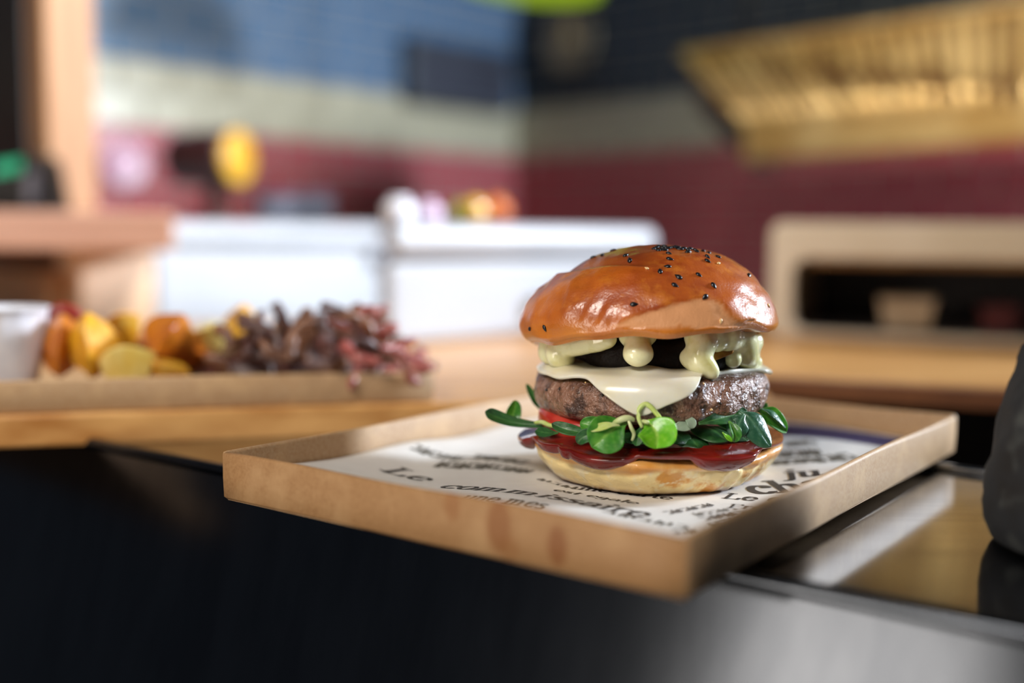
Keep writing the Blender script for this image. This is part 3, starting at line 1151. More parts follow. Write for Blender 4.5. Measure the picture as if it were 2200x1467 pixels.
for p in v:
    r = math.hypot(p.x, p.y)
    a = math.atan2(p.y, p.x)
    h = p.z / HTB
    left = ss(0.2, 0.9, -math.cos(a)) if r > 1e-6 else 0.0
    q = p.copy()
    if r > 1e-6 and p.z > 0.001:
        # the left side stands steeper
        q.x -= left * 0.0032 * math.sin(min(1.0, h * 1.25) * math.pi) * (r / RTB)
        d = 0.0011 * fbm((p.x, p.y, p.z * 1.4), 38, 3) + 0.00045 * fbm(p, 110, 2)
        nrm = Vector((p.x, p.y, p.z * 1.2)).normalized()
        q += nrm * d * ss(0.0, 0.006, p.z)
    # wavy lower edge
    if p.z < 0.003 and r > 0.03:
        q.z += 0.0006 * math.sin(a * 6 + 1) + 0.0004 * math.sin(a * 13)
    wq = BT @ q + Vector((-0.0012, 0, ZB))
    X, Y = proj(wq + BC)
    front = p.y < 0.012
    nrm = (BT @ Vector((p.x, p.y, p.z * 1.2 + 1e-6))).normalized()
    if front and 1150 < X < 1440 and p.z > 0.004:
        # fold across the upper left: the lower part stands proud of the upper one
        wgt = ss(1165, 1215, X) * ss(1430, 1330, X)
        dy = Y - crease_y(X)
        wq += nrm * (0.0013 * wgt * (ss(-3, 5, dy) * math.exp(-max(0, dy) / 60.0) - 0.9 * math.exp(-((dy + 5) / 7.0) ** 2)))
        # soft upright fold on the left
        xr = 1236 - (Y - 600) * 0.28
        wq += nrm * (0.0006 * math.exp(-((X - xr) / 7.0) ** 2) * ss(590, 620, Y) * ss(700, 660, Y))
    if front and p.z > 0.002:
        # wrinkles on the lower left that catch the light
        wq += nrm * (0.00042 * math.sin((X + 0.45 * Y) / 6.2) * ss(1225, 1260, X) * ss(1350, 1310, X) * ss(640, 660, Y) * ss(705, 690, Y))
    # small torn flap on the left flank
    wq += Vector((-1, 0, 0.6)) * (0.0016 * math.exp(-((X - 1150) / 9.0) ** 2 - ((Y - 612) / 9.0) ** 2)) * (1 if abs(p.y) < .02 else 0)
    pv = ss(-2.0, 3.0, inside(PALE, X, Y) + 3.0 * fbm(p, 220, 2)) if (front and p.y < 0 and p.z > 0.0) else 0.0
    wq -= nrm * (0.0006 * pv)
    vv.append(wq)
    pale.append(pv)
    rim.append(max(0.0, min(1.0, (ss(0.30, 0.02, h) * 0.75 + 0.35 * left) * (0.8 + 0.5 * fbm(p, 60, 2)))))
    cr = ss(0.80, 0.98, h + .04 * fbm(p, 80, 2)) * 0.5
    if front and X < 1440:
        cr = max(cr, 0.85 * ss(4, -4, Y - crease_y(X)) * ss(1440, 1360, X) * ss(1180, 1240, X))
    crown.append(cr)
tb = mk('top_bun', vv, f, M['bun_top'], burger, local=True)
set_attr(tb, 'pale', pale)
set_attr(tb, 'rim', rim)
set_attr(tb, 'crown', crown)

# ---- black sesame seeds on the bun
bvh = BVHTree.FromPolygons([tuple(p) for p in vv], f)


def teardrop(L=0.0025, W=0.0015, Hh=0.0009, n=10, m=8):
    pr = []
    v, fc = [], []
    for i in range(m + 1):
        t = i / m
        x = L * (t - 0.5)
        wv = math.sin(math.pi * t ** 0.75) if 0 < t < 1 else 0.0
        if wv < 1e-3:
            pr.append([len(v)])
            v.append((x, 0, 0))
        else:
            pr.append(list(range(len(v), len(v) + n)))
            for k in range(n):
                an = 2 * math.pi * k / n
                v.append((x, W / 2 * wv * math.cos(an), Hh / 2 * wv * math.sin(an)))
    for i in range(m):
        A, B = pr[i], pr[i + 1]
        for k in range(n):
            l = (k + 1) % n
            if len(A) == 1:
                fc.append((A[0], B[k], B[l]))
            elif len(B) == 1:
                fc.append((A[k], B[0], A[l]))
            else:
                fc.append((A[k], B[k], B[l], A[l]))
    return v, fc


sv, sf = teardrop()
seed_me = None
SEEDS = [(1294, 549), (1318, 538), (1275, 545), (1345, 549), (1353, 559), (1410, 533), (1416, 530), (1422, 533), (1428, 530), (1433, 534), (1421, 537),
         (1413, 538), (1428, 538), (1438, 533), (1443, 532), (1456, 533), (1461, 536), (1470, 534), (1477, 537), (1479, 542), (1494, 538), (1498, 541),
         (1510, 540), (1523, 544), (1542, 552), (1437, 545), (1439, 557), (1434, 573), (1418, 583), (1457, 595), (1450, 613), (1520, 552), (1520, 561),
         (1501, 591), (1533, 614), (1514, 638), (1362, 654), (1171, 705), (1139, 706), (1609, 592), (1484, 535), (1404, 535), (1450, 531)]
PALES = [(1389, 577), (1544, 566), (1651, 657), (1548, 690)]


def add_seed(px, py, material, scale=1.0):
    global seed_me
    d = ray(px, py).normalized()
    hit = bvh.ray_cast(-BC, d, 2.0)
    tries = 0
    while hit[0] is None and tries < 12:
        py += 2
        d = ray(px, py).normalized()
        hit = bvh.ray_cast(-BC, d, 2.0)
        tries += 1
    if hit[0] is None:
        return
    n = hit[1]
    if n.dot(d) > 0: n = -n
    ax = n.cross(Vector((random.uniform(-1, 1), random.uniform(-1, 1), random.uniform(-.5, .5)))).normalized()
    ay = n.cross(ax)
    o = bpy.data.objects.new('sesame_seed', bpy.data.meshes.new('sesame_seed'))
    o.data.from_pydata(sv, [], sf)
    o.data.polygons.foreach_set('use_smooth', [True] * len(sf))
    o.data.materials.append(material)
    COL.objects.link(o)
    o.parent = tb
    o.matrix_basis = Matrix.Translation(hit[0] + n * 0.0002) @ Matrix((ax, ay, n)).transposed().to_4x4() @ Matrix.Scale(scale, 4)


for (x, y) in SEEDS:
    add_seed(x, y, M['seed'], random.uniform(1.05, 1.28))
for (x, y) in PALES:
    add_seed(x, y, M['pale_seed'], 0.8)

# ---- cracked pepper on the patty and sauce
pv_bvh = BVHTree.FromPolygons([tuple(p.co) for p in pat.data.vertices], [tuple(p.vertices) for p in pat.data.polygons])
for (x, y, s, mt) in [(1277, 807, .0012, 'pepper'), (1240, 803, .0009, 'pepper'), (1202, 835, .0011, 'pepper'), (1174, 838, .001, 'pepper'), (1294, 849, .0011, 'pepper'),
                      (1212, 803, .0008, 'pale_seed'), (1258, 822, .0008, 'pale_seed'), (1319, 858, .0008, 'pale_seed'), (1529, 818, .0011, 'pepper'), (1620, 797, .0012, 'pepper'),
                      (1547, 866, .001, 'pepper'), (1512, 824, .0008, 'pale_seed'), (1588, 793, .0008, 'pale_seed'), (1528, 880, .001, 'pale_seed'), (1435, 858, .0009, 'pepper')]:
    d = ray(x, y).normalized()
    hit = pv_bvh.ray_cast(-BC, d, 2.0)
    if hit[0] is None: continue
    bm = bmesh.new()
    bmesh.ops.create_icosphere(bm, subdivisions=1, radius=s / 2)
    for q in bm.verts:
        q.co *= random.uniform(0.75, 1.2)
    me = bpy.data.meshes.new('pepper_flake')
    bm.to_mesh(me)
    bm.free()
    me.materials.append(M[mt])
    o = bpy.data.objects.new('pepper_flake', me)
    COL.objects.link(o)
    o.parent = pat
    o.location = hit[0] - d * 0.0002


# ---- lamb's lettuce leaves
def leaf(name, pts, width, facing, material, cup=0.25, curl=0.0, parent=None, shape=0.62, ns=18, nw=14, rib=True, wav=0.06, thick=0.00045):
    """Spatulate leaf: spine through pts (burger coordinates), widest beyond the middle, rounded tip."""
    parent = parent or burger
    sp = catmull(pts, ns)
    fc = Vector(facing).normalized()
    v, f = [], []
    sd = random.uniform(0, 9)
    for i, p in enumerate(sp):
        t = i / (ns - 1)
        tan = (sp[min(i + 1, ns - 1)] - sp[max(i - 1, 0)]).normalized()
        side = tan.cross(fc).normalized()
        nr = side.cross(tan).normalized()
        if t < shape:
            wv = 0.16 + 0.84 * ss(0, shape, t)
        else:
            u = (t - shape) / (1 - shape)
            wv = math.sqrt(max(0.0, 1 - u * u))
        wv = max(wv, 0.02) * width
        for k in range(nw + 1):
            s = 2 * k / nw - 1
            wave_ = wav * width * math.sin(t * 7 + s * 2.2 + sd) * abs(s)
            ribd = -0.05 * width * math.exp(-(s / 0.14) ** 2) if rib else 0
            ang = curl * s
            v.append(p + side * (wv * s * math.cos(ang * .6)) + nr * (cup * wv * s * s + wave_ + ribd + curl * wv * abs(s) * .4))
    for i in range(ns - 1):
        for k in range(nw):
            q = i * (nw + 1) + k
            f.append((q, q + 1, q + nw + 2, q + nw + 1))
    o = mk(name, v, f, material, parent, local=True)
    vn = []
    for i in range(ns):
        t = i / (ns - 1)
        for k in range(nw + 1):
            s_ = 2 * k / nw - 1
            vn.append(min(1.0, 0.75 * math.exp(-(s_ / 0.10) ** 2) * (1 - .6 * t) + 0.35 * ss(.25, 0, t) + 0.22 * max(0.0, math.sin((t * 5.0 - abs(s_) * 1.3) * 2 * math.pi)) ** 4))
    set_attr(o, 'vein', vn)
    solidify(o, thick, 0)
    subsurf(o, 1)
    return o


def bq(*pts):
    return [bl(bp(x, y, d)) for (x, y, d) in pts]


px = BD_ / F * 0.90            # metres per pixel near the burger's front
CAMF = (0.0, -1.0, 0.35)
# bed of leaves between ketchup and patty
for i in range(13):
    a_ = R(-178 + 15 * i + random.uniform(-4, 4))
    dv = Vector((math.cos(a_), math.sin(a_), 0))
    z0 = 0.0205 + random.uniform(-.001, .0015)
    ro = 0.0425 + random.uniform(-.002, .0015)
    leaf('leaf', [dv * .018 + Vector((0, 0, z0)), dv * .028 + Vector((0, 0, z0 + .0012)), dv * .037 + Vector((0, 0, z0 + .0004)), dv * ro + Vector((0, 0, z0 - .0022))],
         random.uniform(.006, .008), (0, 0, 1), M['leaf_dark'], cup=-0.25, shape=0.6)
# left group
leaf('leaf', bq((1235, 918, -.030), (1170, 915, -.016), (1105, 908, -.012), (1060, 893, -.013), (1042, 884, -.014)), 15 * px, (0.2, -1, 0.5), M['leaf_dark'], cup=0.5, shape=0.75)
leaf('leaf', bq((1160, 912, -.012), (1120, 903, -.008), (1080, 893, -.006), (1048, 897, -.006)), 13 * px, (0, -.6, 1), M['leaf_mid'], cup=-0.4, shape=0.8)
leaf('leaf', bq((1098, 905, -.004), (1102, 890, -.003), (1106, 875, -.003), (1108, 860, -.003)), 19 * px, (0.25, -1, 0.1), M['leaf_mid'], cup=0.3, shape=0.25)
leaf('leaf', bq((1160, 880, .004), (1150, 862, .004), (1140, 844, .004), (1131, 824, .004)), 10 * px, (0.7, -1, 0.0), M['leaf_dark'], cup=0.4, shape=0.35)
leaf('leaf', bq((1285, 925, -.040), (1250, 928, -.040), (1215, 922, -.039), (1185, 910, -.036)), 14 * px, (0, -.9, .5), M['leaf_dark'], cup=0.35)
leaf('leaf', bq((1200, 930, -.028), (1175, 930, -.024), (1150, 925, -.02)), 12 * px, (0, -1, .4), M['leaf_dark'], cup=0.3)
# middle-left rosette
leaf('leaf', bq((1345, 905, -.046), (1322, 918, -.048), (1298, 938, -.050), (1272, 962, -.051)), 43 * px, (-0.05, -1, 0.30), M['leaf_mid'], cup=0.22, shape=0.60)
leaf('leaf', bq((1330, 918, -.044), (1300, 916, -.045), (1270, 914, -.045), (1246, 908, -.044)), 20 * px, (0, -1, 0.5), M['leaf_mid'], cup=0.3, shape=0.6)
leaf('leaf', bq((1320, 924, -.045), (1285, 930, -.047), (1255, 938, -.047), (1240, 952, -.046)), 15 * px, (-.3, -1, 0.3), M['leaf_dark'], cup=0.3, shape=0.6)
leaf('leaf', bq((1332, 914, -.049), (1310, 913, -.050), (1285, 919, -.050), (1262, 924, -.050)), 9 * px, (0, -1, 0.7), M['stem'], cup=0.3, shape=0.55)
# middle bright leaf with its looped stem
leaf('leaf', bq((1388, 905, -.050), (1402, 916, -.052), (1412, 936, -.0535), (1410, 964, -.053)), 42 * px, (0.12, -1, 0.30), M['leaf_bright'], cup=0.28, shape=0.52)
leaf('leaf', bq((1432, 925, -.050), (1438, 938, -.050), (1436, 955, -.049)), 15 * px, (0.5, -1, 0.2), M['leaf_mid'], cup=0.3)
leaf('leaf', bq((1378, 915, -.046), (1372, 935, -.047), (1366, 958, -.047)), 13 * px, (-0.2, -1, 0.1), M['leaf_dark'], cup=0.3)
for (pts, rr, mt) in [(bq((1380, 918, -.049), (1372, 898, -.049), (1374, 878, -.0485), (1386, 868, -.048), (1398, 874, -.0485), (1410, 888, -.049), (1420, 902, -.050), (1422, 916, -.051)), 5.2 * px, 'stem'),
                      (bq((1310, 918, -.047), (1330, 903, -.048), (1348, 898, -.048), (1362, 902, -.047)), 6.5 * px, 'stem_pale'),
                      (bq((1350, 902, -.048), (1356, 918, -.049), (1362, 932, -.048), (1358, 946, -.047)), 4.0 * px, 'stem_pale'),
                      (bq((1150, 908, -.014), (1165, 907, -.018), (1182, 914, -.022), (1200, 916, -.026)), 5 * px, 'stem'),
                      (bq((1380, 904, -.052), (1388, 906, -.053), (1394, 908, -.053)), 4.0 * px, 'stem_pale')]:
    sp = catmull(pts, 22)
    v, f = tube_vf(sp, lambda t, rr=rr: rr * (0.75 + 0.35 * math.sin(math.pi * t)), 10)
    so = mk('stem', v, f, M[mt], burger, local=True)
# pale onion ring pieces right of the middle
leaf('onion_slice', bq((1438, 918, -.045), (1465, 915, -.044), (1492, 905, -.042)), 14 * px, (0, -1, 0.4), M['onion_pale'], cup=0.2, rib=False)
leaf('onion_slice', bq((1468, 895, -.043), (1482, 904, -.044), (1490, 920, -.044)), 11 * px, (0.2, -1, 0.3), M['onion_pale'], cup=0.3, rib=False)
# right group
leaf('leaf', bq((1500, 910, -.043), (1535, 902, -.042), (1570, 893, -.038), (1605, 882, -.034)), 20 * px, (0.1, -1, 0.6), M['leaf_dark'], cup=0.3, shape=0.6)
leaf('leaf', bq((1588, 884, -.036), (1612, 900, -.038), (1632, 926, -.039), (1656, 960, -.039)), 32 * px, (0.25, -1, 0.45), M['leaf_blue'], cup=-0.35, shape=0.45)
leaf('leaf', bq((1600, 890, -.038), (1590, 905, -.040), (1582, 925, -.041), (1576, 942, -.041)), 25 * px, (-0.1, -1, 0.2), M['leaf_blue'], cup=-0.4, shape=0.4)
leaf('leaf', bq((1628, 880, -.022), (1648, 890, -.022), (1668, 906, -.022), (1690, 930, -.022)), 22 * px, (0.25, -1, 0.3), M['leaf_mid'], cup=0.4, shape=0.42)
leaf('leaf', bq((1634, 878, -.024), (1656, 884, -.025), (1674, 900, -.025), (1688, 920, -.024)), 12 * px, (0.1, -.4, 1), M['leaf_blue'], cup=-0.3, shape=0.45)
leaf('leaf', bq((1600, 885, -.012), (1618, 878, -.010), (1636, 870, -.008), (1640, 862, -.008)), 15 * px, (0.1, -1, 0.3), M['leaf_mid'], cup=0.3)
leaf('leaf', bq((1566, 905, -.041), (1574, 918, -.043), (1580, 934, -.044), (1578, 950, -.043)), 13 * px, (0.4, -1, 0.1), M['leaf_mid'], cup=0.6, shape=0.5)
leaf('leaf', bq((1552, 928, -.043), (1562, 938, -.044), (1574, 948, -.044)), 5 * px, (0, -1, 0.5), M['leaf_bright'], cup=0.3)
leaf('leaf', bq((1530, 905, -.039), (1560, 912, -.039), (1590, 915, -.037), (1625, 925, -.035)), 18 * px, (0, -1, 0.5), M['leaf_dark'], cup=0.2)

#@@PART2
# ------------------------------------------------------------------ tray of potatoes and pulled meat
q_r = onz(934, 866, Z_BOARD) + BN * 0.002
LT_W, LT_L, LT_H = 0.335, 0.150, 0.0152
lt_o = Vector((q_r.x, q_r.y, Z_BOARD)) - BD * LT_W
ltray, T4 = card_tray(lt_o, BD, BN, LT_W, LT_L, LT_H, 'brown cardboard tray of potato wedges and pulled meat on the wooden board', M['kraft'])
LZ = Z_BOARD + 0.0012

M['potato'] = mat('potato', (226, 168, 34), 0.4, var=((206, 124, 18), 70, 3, 0.42, 0.68), var2=((240, 206, 96), 90, 2, 0.52, 0.75), bump=(240, 0.25, 0.001), coat=(0.3, 0.2))
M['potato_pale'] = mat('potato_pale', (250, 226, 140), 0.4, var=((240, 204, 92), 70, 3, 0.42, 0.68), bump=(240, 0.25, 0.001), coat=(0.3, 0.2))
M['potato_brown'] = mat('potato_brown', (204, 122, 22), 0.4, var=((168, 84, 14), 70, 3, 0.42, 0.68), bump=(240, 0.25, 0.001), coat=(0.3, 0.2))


def wedge(center, L, W, axis, face, material, label):
    """Potato wedge: curved skin on one side, two flat cuts meeting in a ridge; tapering to both ends."""
    ax = Vector(axis).normalized()
    fc = Vector(face)
    fc = (fc - ax * fc.dot(ax)).normalized()
    sd = ax.cross(fc)
    sec = []
    for i in range(7):
        a = R(200 + 140 * i / 6)
        sec.append((0.62 * math.cos(a), 0.62 * math.sin(a) - 0.05))
    sec += [(0.30, 0.22), (0.02, 0.74), (-0.02, 0.74), (-0.30, 0.22)]
    v, f = [], []
    n, m_ = 11, len(sec)
    for i in range(n):
        t = i / (n - 1)
        k = max(0.08, math.sin(math.pi * (0.03 + 0.94 * t)) ** 0.85)
        bend = 0.16 * W * (math.cos(math.pi * (t - .5) * 1.2) - .5)
        for (a, b) in sec:
            p = Vector(center) + ax * (L * (t - .5)) + sd * (a * W * k) + fc * (b * W * k - bend)
            v.append(p + Vector((1, 1, 1)) * (0.0006 * noise.noise(p * 160)))
    for i in range(n - 1):
        for j in range(m_):
            l = (j + 1) % m_
            f.append((i * m_ + j, i * m_ + l, (i + 1) * m_ + l, (i + 1) * m_ + j))
    f.append(tuple(range(m_)))
    f.append(tuple(range((n - 1) * m_, n * m_))[::-1])
    o = mk('potato_wedge', v, f, material, origin=center, smooth=False)
    bevel(o, 0.0006, 1, 25)
    return tag(o, label, 'potato', 'potato wedges in the cardboard tray')


WEDGES = [  # px, py, depth, length px, width px, axis, face, material, label
    (132, 742, .535, 120, 62, (0.05, .1, 1), (.3, -1, .1), 'potato_brown', 'browned potato wedge standing upright nearest the white paper cup'),
    (196, 742, .528, 122, 70, (-0.12, .1, 1), (.2, -1, .2), 'potato', 'tall golden potato wedge standing upright second from the paper cup'),
    (262, 698, .560, 70, 56, (0.9, .2, .35), (0, -1, .5), 'potato', 'golden potato wedge lying high behind the pale front wedge'),
    (278, 782, .525, 110, 66, (0.95, -.1, .25), (0, -.8, .8), 'potato_pale', 'pale yellow potato wedge lying low against the tray front'),
    (364, 724, .540, 100, 76, (0.55, .2, .8), (.3, -1, .2), 'potato_brown', 'orange pointed potato wedge in the middle of the potatoes'),
    (352, 796, .528, 110, 44, (1, 0, -.2), (0, -1, .6), 'potato', 'low golden potato wedge half sunk behind the tray front edge'),
    (442, 722, .560, 90, 48, (0.9, .1, .4), (0, -1, .4), 'potato_pale', 'pale potato wedge beside the pulled meat'),
    (512, 700, .585, 88, 52, (0.3, .3, .9), (0, -1, .2), 'potato', 'golden potato wedge peeking up behind the pulled meat'),
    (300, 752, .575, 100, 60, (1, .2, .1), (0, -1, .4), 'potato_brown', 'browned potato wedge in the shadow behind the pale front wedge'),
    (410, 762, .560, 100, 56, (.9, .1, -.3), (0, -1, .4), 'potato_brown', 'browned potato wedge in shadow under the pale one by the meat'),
]
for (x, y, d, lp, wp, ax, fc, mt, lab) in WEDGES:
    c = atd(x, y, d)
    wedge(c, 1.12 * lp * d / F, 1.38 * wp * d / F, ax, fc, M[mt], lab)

# pulled meat: curved fibrous strips heaped at the right end of the tray
M['meat_brown'] = mat('meat_brown', (132, 86, 58), 0.42, var=((84, 50, 32), (60, 60, 60), 3, 0.42, 0.66), var2=((150, 102, 74), 140, 2, 0.55, 0.72), bump=(420, 0.5, 0.001), coat=(0.35, 0.2))
M['meat_dark'] = mat('meat_dark', (84, 48, 40), 0.42, var=((52, 28, 24), 90, 3, 0.42, 0.66), var2=((104, 62, 56), 140, 2, 0.55, 0.72), bump=(420, 0.5, 0.001), coat=(0.35, 0.2))
M['meat_pink'] = mat('meat_pink', (172, 92, 84), 0.38, var=((132, 56, 52), 90, 3, 0.42, 0.66), var2=((206, 138, 124), 140, 2, 0.55, 0.72), bump=(420, 0.5, 0.001), coat=(0.4, 0.18))
MEAT_TOP = [(430, 735), (480, 700), (545, 690), (620, 686), (680, 678), (740, 664), (800, 662), (830, 690), (870, 712), (910, 740), (945, 770)]


def mtop(x):
    for (a, b) in zip(MEAT_TOP[:-1], MEAT_TOP[1:]):
        if a[0] <= x <= b[0]:
            return a[1] + (b[1] - a[1]) * (x - a[0]) / (b[0] - a[0])
    return 780


rnd = random.Random(21)
strips = []
for i in range(66):
    x = rnd.uniform(440, 915)
    t = rnd.random() ** 0.8
    d = rnd.uniform(.525, .60)
    top = mtop(x) + 12
    y = top + (808 - top) * t
    strips.append((x, y, d))
for x, y, d in [(605, 745, .522), (650, 730, .522), (560, 735, .524), (700, 720, .524), (770, 700, .53), (780, 740, .524), (850, 760, .524), (745, 690, .55), (800, 668, .555), (890, 775, .524), (640, 695, .55), (520, 745, .524)]:
    strips.append((x, y, d))
for i, (x, y, d) in enumerate(strips):
    c = atd(x, y, d)
    L = rnd.uniform(0.014, 0.030) * (0.75 if x > 820 else 1)
    if x < 700:
        ax = Vector((rnd.uniform(-.5, .6), rnd.uniform(-.5, .5), rnd.uniform(-1.1, .2)))
    else:
        ax = Vector((rnd.uniform(-1, 1), rnd.uniform(-.6, .6), rnd.uniform(-.7, .4)))
    ax.normalize()
    sdv = ax.cross(Vector((rnd.uniform(-1, 1), rnd.uniform(-1, 1), rnd.uniform(-1, 1)))).normalized()
    pts = [c + ax * (L * (t - .5)) + sdv * (0.22 * L * (1 - (2 * t - 1) ** 2)) for t in (0, .33, .66, 1)]
    for p in pts:
        p.z = max(p.z, LZ + 0.004)
    sp = catmull(pts, 12)
    rr = rnd.uniform(0.0016, 0.0036)
    ph = rnd.uniform(0, 6)
    v, f = tube_vf(sp, lambda t: rr * (0.45 + 0.7 * math.sin(math.pi * min(1, max(0, .08 + .84 * t))) ** .5 + .12 * math.sin(t * 14 + ph)), 9)
    v = [p + Vector((1, .6, .8)) * (0.0011 * noise.noise(p * 260)) for p in v]
    mt = 'meat_pink' if (x > 740 and rnd.random() < .62) else ('meat_dark' if rnd.random() < .5 else 'meat_brown')
    o = mk('meat_strip', v, f, M[mt], origin=c)
    tag(o, {'meat_pink': 'pinkish torn strip of pulled meat heaped at one end of the potato tray',
            'meat_dark': 'dark brown torn strip of pulled meat heaped at one end of the potato tray',
            'meat_brown': 'mid brown torn strip of pulled meat heaped at one end of the potato tray'}[mt], 'meat',
        {'meat_pink': 'pinkish strips of pulled meat', 'meat_dark': 'dark strips of pulled meat', 'meat_brown': 'brown strips of pulled meat'}[mt])
# the core of the heap
hc = T4(LT_W - 0.062, 0.055, 0.0)
v, f = lathe([(0, 0.001), (.040, .001), (.048, .006), (.044, .014), (.034, .022), (.018, .028), (0, .030)], 40)
v = [Vector((p.x * 1.15 * 1.0, p.y * 0.75, p.z)) for p in v]
v = [Vector((hc.x, hc.y, LZ)) + BD * p.x + BN * p.y + Z * max(0.0005, p.z * (1 + .25 * fbm(p, 60, 2))) + Vector((.6, .4, .3)) * (0.004 * noise.noise(p * 120)) for p in v]
v = [Vector((p.x, p.y, max(p.z, LZ + .0003))) for p in v]
o = mk('meat_heap', v, f, M['meat_dark'], origin=(hc.x, hc.y, LZ))
tag(o, 'dark shredded meat in the middle of the pulled meat heap', 'meat', kind='stuff')

# white paper cup of sauce at the far left of the tray
pc = atd(12, 800, .535)
pc.z = LZ + 0.0002
cup = thing('paper_cup', pc, 'small white paper cup beside the potatoes in the cardboard tray', 'cup')
M['white_paper'] = mat('white_paper', (226, 226, 232), 0.6, var=((212, 212, 220), 90, 2, 0.4, 0.7), bump=(200, 0.1, 0.0005))
M['dip'] = mat('dip', (226, 214, 190), 0.35, var=((206, 190, 160), 90, 2, 0.4, 0.7), coat=(.3, .15))
CH = (805 - 668) * .535 / F + 0.012
pr = [(0, 0), (.0135, 0), (.0138, .0006)]
for i in range(1, 9):
    t = i / 8
    pr.append((.0138 + .0062 * t, CH * t))
pr += [(.0207, CH + .0004), (.0207, CH - .0004), (.0196, CH - .0006)]
for i in range(7, -1, -1):
    t = i / 8
    pr.append((.0130 + .0062 * t, max(.001, CH * t)))
pr.append((0, .001))
v, f = lathe(pr, 56)
v = [Vector((p.x, p.y, p.z)) * 1.0 + Vector((p.x, p.y, 0)) * (0.012 * math.sin(14 * math.atan2(p.y, p.x))) * (p.z / CH) for p in v]
mk('cup_body', v, f, M['white_paper'], cup, local=True)
v, f = lathe([(0, CH * .80), (.012, CH * .80), (.0178, CH * .79), (.0170, CH * .76), (0, CH * .76)], 40)
mk('dip', v, f, M['dip'], cup, local=True)
# red pepper strip resting between the cup and the potatoes
M['red_pepper'] = mat('red_pepper', (158, 40, 22), 0.35, var=((120, 24, 14), 90, 2, 0.4, 0.7), coat=(.4, .15))
sp = catmull([atd(98, 690, .550), atd(125, 668, .552), atd(155, 672, .553), atd(182, 690, .552)], 14)
v, f = tube_vf(sp, lambda t: 0.0035 * (0.6 + .5 * math.sin(math.pi * t)), 10)
o = mk('red_pepper_strip', v, f, M['red_pepper'], origin=sp[7])
tag(o, 'dark red pepper strip lying on the potatoes next to the paper cup', 'pepper')


# ------------------------------------------------------------------ left: wooden rack with shelf, post and payment terminal
def rbox(name, px0, depth, px_u, px_w, z0, z1, material, parent=None, bev=0.004, lu=None, lw=None, origin=None):
    """Box on the room's axes: near upright edge at column px0 and plan depth, right face to px_u, left face to px_w."""
    p = aty(px0, 510, depth)
    p.z = z0
    lu = lu if lu is not None else plan_hit(px_u, p, U)
    lw = lw if lw is not None else plan_hit(px_w, p, -V)
    return box(name, p, U * lu, -V * lw, Z * (z1 - z0), material, parent, bev, origin=origin)


rack_p = aty(165, 510, 1.02)
rack_p.z = FLOOR_Z
rack = thing('wooden_rack', rack_p, 'pale wooden rack with a tall tan post and a thick shelf', 'rack')
zs1, zs0 = (505 - 458) / F * 0.95, -(541 - 505) / F * 0.95
sh1 = aty(376, 510, 0.93)
box('shelf_board', Vector((sh1.x - 0.50, sh1.y, zs0)), (0.50, 0, 0), (-0.11, 0.26, 0), Z * (zs1 - zs0), M['pink_wood'], rack, 0.003)
rbox('side_panel', 170, 1.00, 332, 120, FLOOR_Z, zs0, M['beige_wood'], rack, bev=0.003)
rbox('post', 108, 1.08, 214, 66, zs1, 1.15, M['tan_wood'], rack, bev=0.004)
rbox('back_panel', 66, 1.30, None, None, zs1, 1.15, M['black_wood'], rack, lu=0.02, lw=0.5, bev=0)
rbox('inner_panel', 128, 1.06, None, None, FLOOR_Z, zs0, M['brown_wood'], rack, lu=0.02, lw=0.5, bev=0)
# crate in the open compartment
cr_p = aty(104, 510, 1.00)
cr_p.z = -0.10
crate = rbox('wooden_crate', 104, 1.00, None, None, -0.075, -0.034, M['tan_wood'], None, lu=0.03, lw=0.22, bev=0.004, origin=cr_p)
tag(crate, 'tan wooden box in the dark compartment under the thick shelf', 'box')
# payment terminal on the shelf
tp = aty(60, 510, 1.02)
tp.z = zs1
term = thing('payment_terminal', tp, 'black payment terminal with a green lit screen on the thick wooden shelf', 'terminal')
s = 1.02 / F
prof = [(-100 * s, 0), (38 * s, 0), (40 * s, 10 * s), (22 * s, 112 * s), (10 * s, 128 * s), (-80 * s, 96 * s), (-100 * s, 80 * s)]
v, f = [], []
for dy in (0, 0.06):
    for (a, z) in prof:
        v.append(tp + Vector((a, dy - z * .10 * (dy == 0), z)))
n = len(prof)
f = [tuple(range(n)), tuple(range(n, 2 * n))[::-1]] + [(i, (i + 1) % n, n + (i + 1) % n, n + i) for i in range(n)]
bevel(mk('body', v, f, M['black_plastic'], term, smooth=False), 0.003, 2)
v, f = box_vf(tp + Vector((-62 * s, -0.008, 76 * s)), (58 * s, 0, 10 * s), (0, 0.004, 0), (0, 0.001, 26 * s))
mk('screen', v, f, M['green_screen'], term, smooth=False)
v, f = box_vf(tp + Vector((2 * s, -0.008, 14 * s)), (22 * s, 0, 8 * s), (0, 0.004, 0), (4 * s, 0.0, 66 * s))
M['dark_lilac'] = mat('dark_lilac', (62, 58, 72), 0.3, var=((48, 45, 58), 40, 1, 0.4, 0.6))
mk('card_slot', v, f, M['dark_lilac'], term, smooth=False)

# ------------------------------------------------------------------ white chests
M['chest_trim'] = mat('chest_trim', (176, 178, 184), 0.35, 0.6, var=((150, 152, 160), 30, 2, 0.4, 0.6))


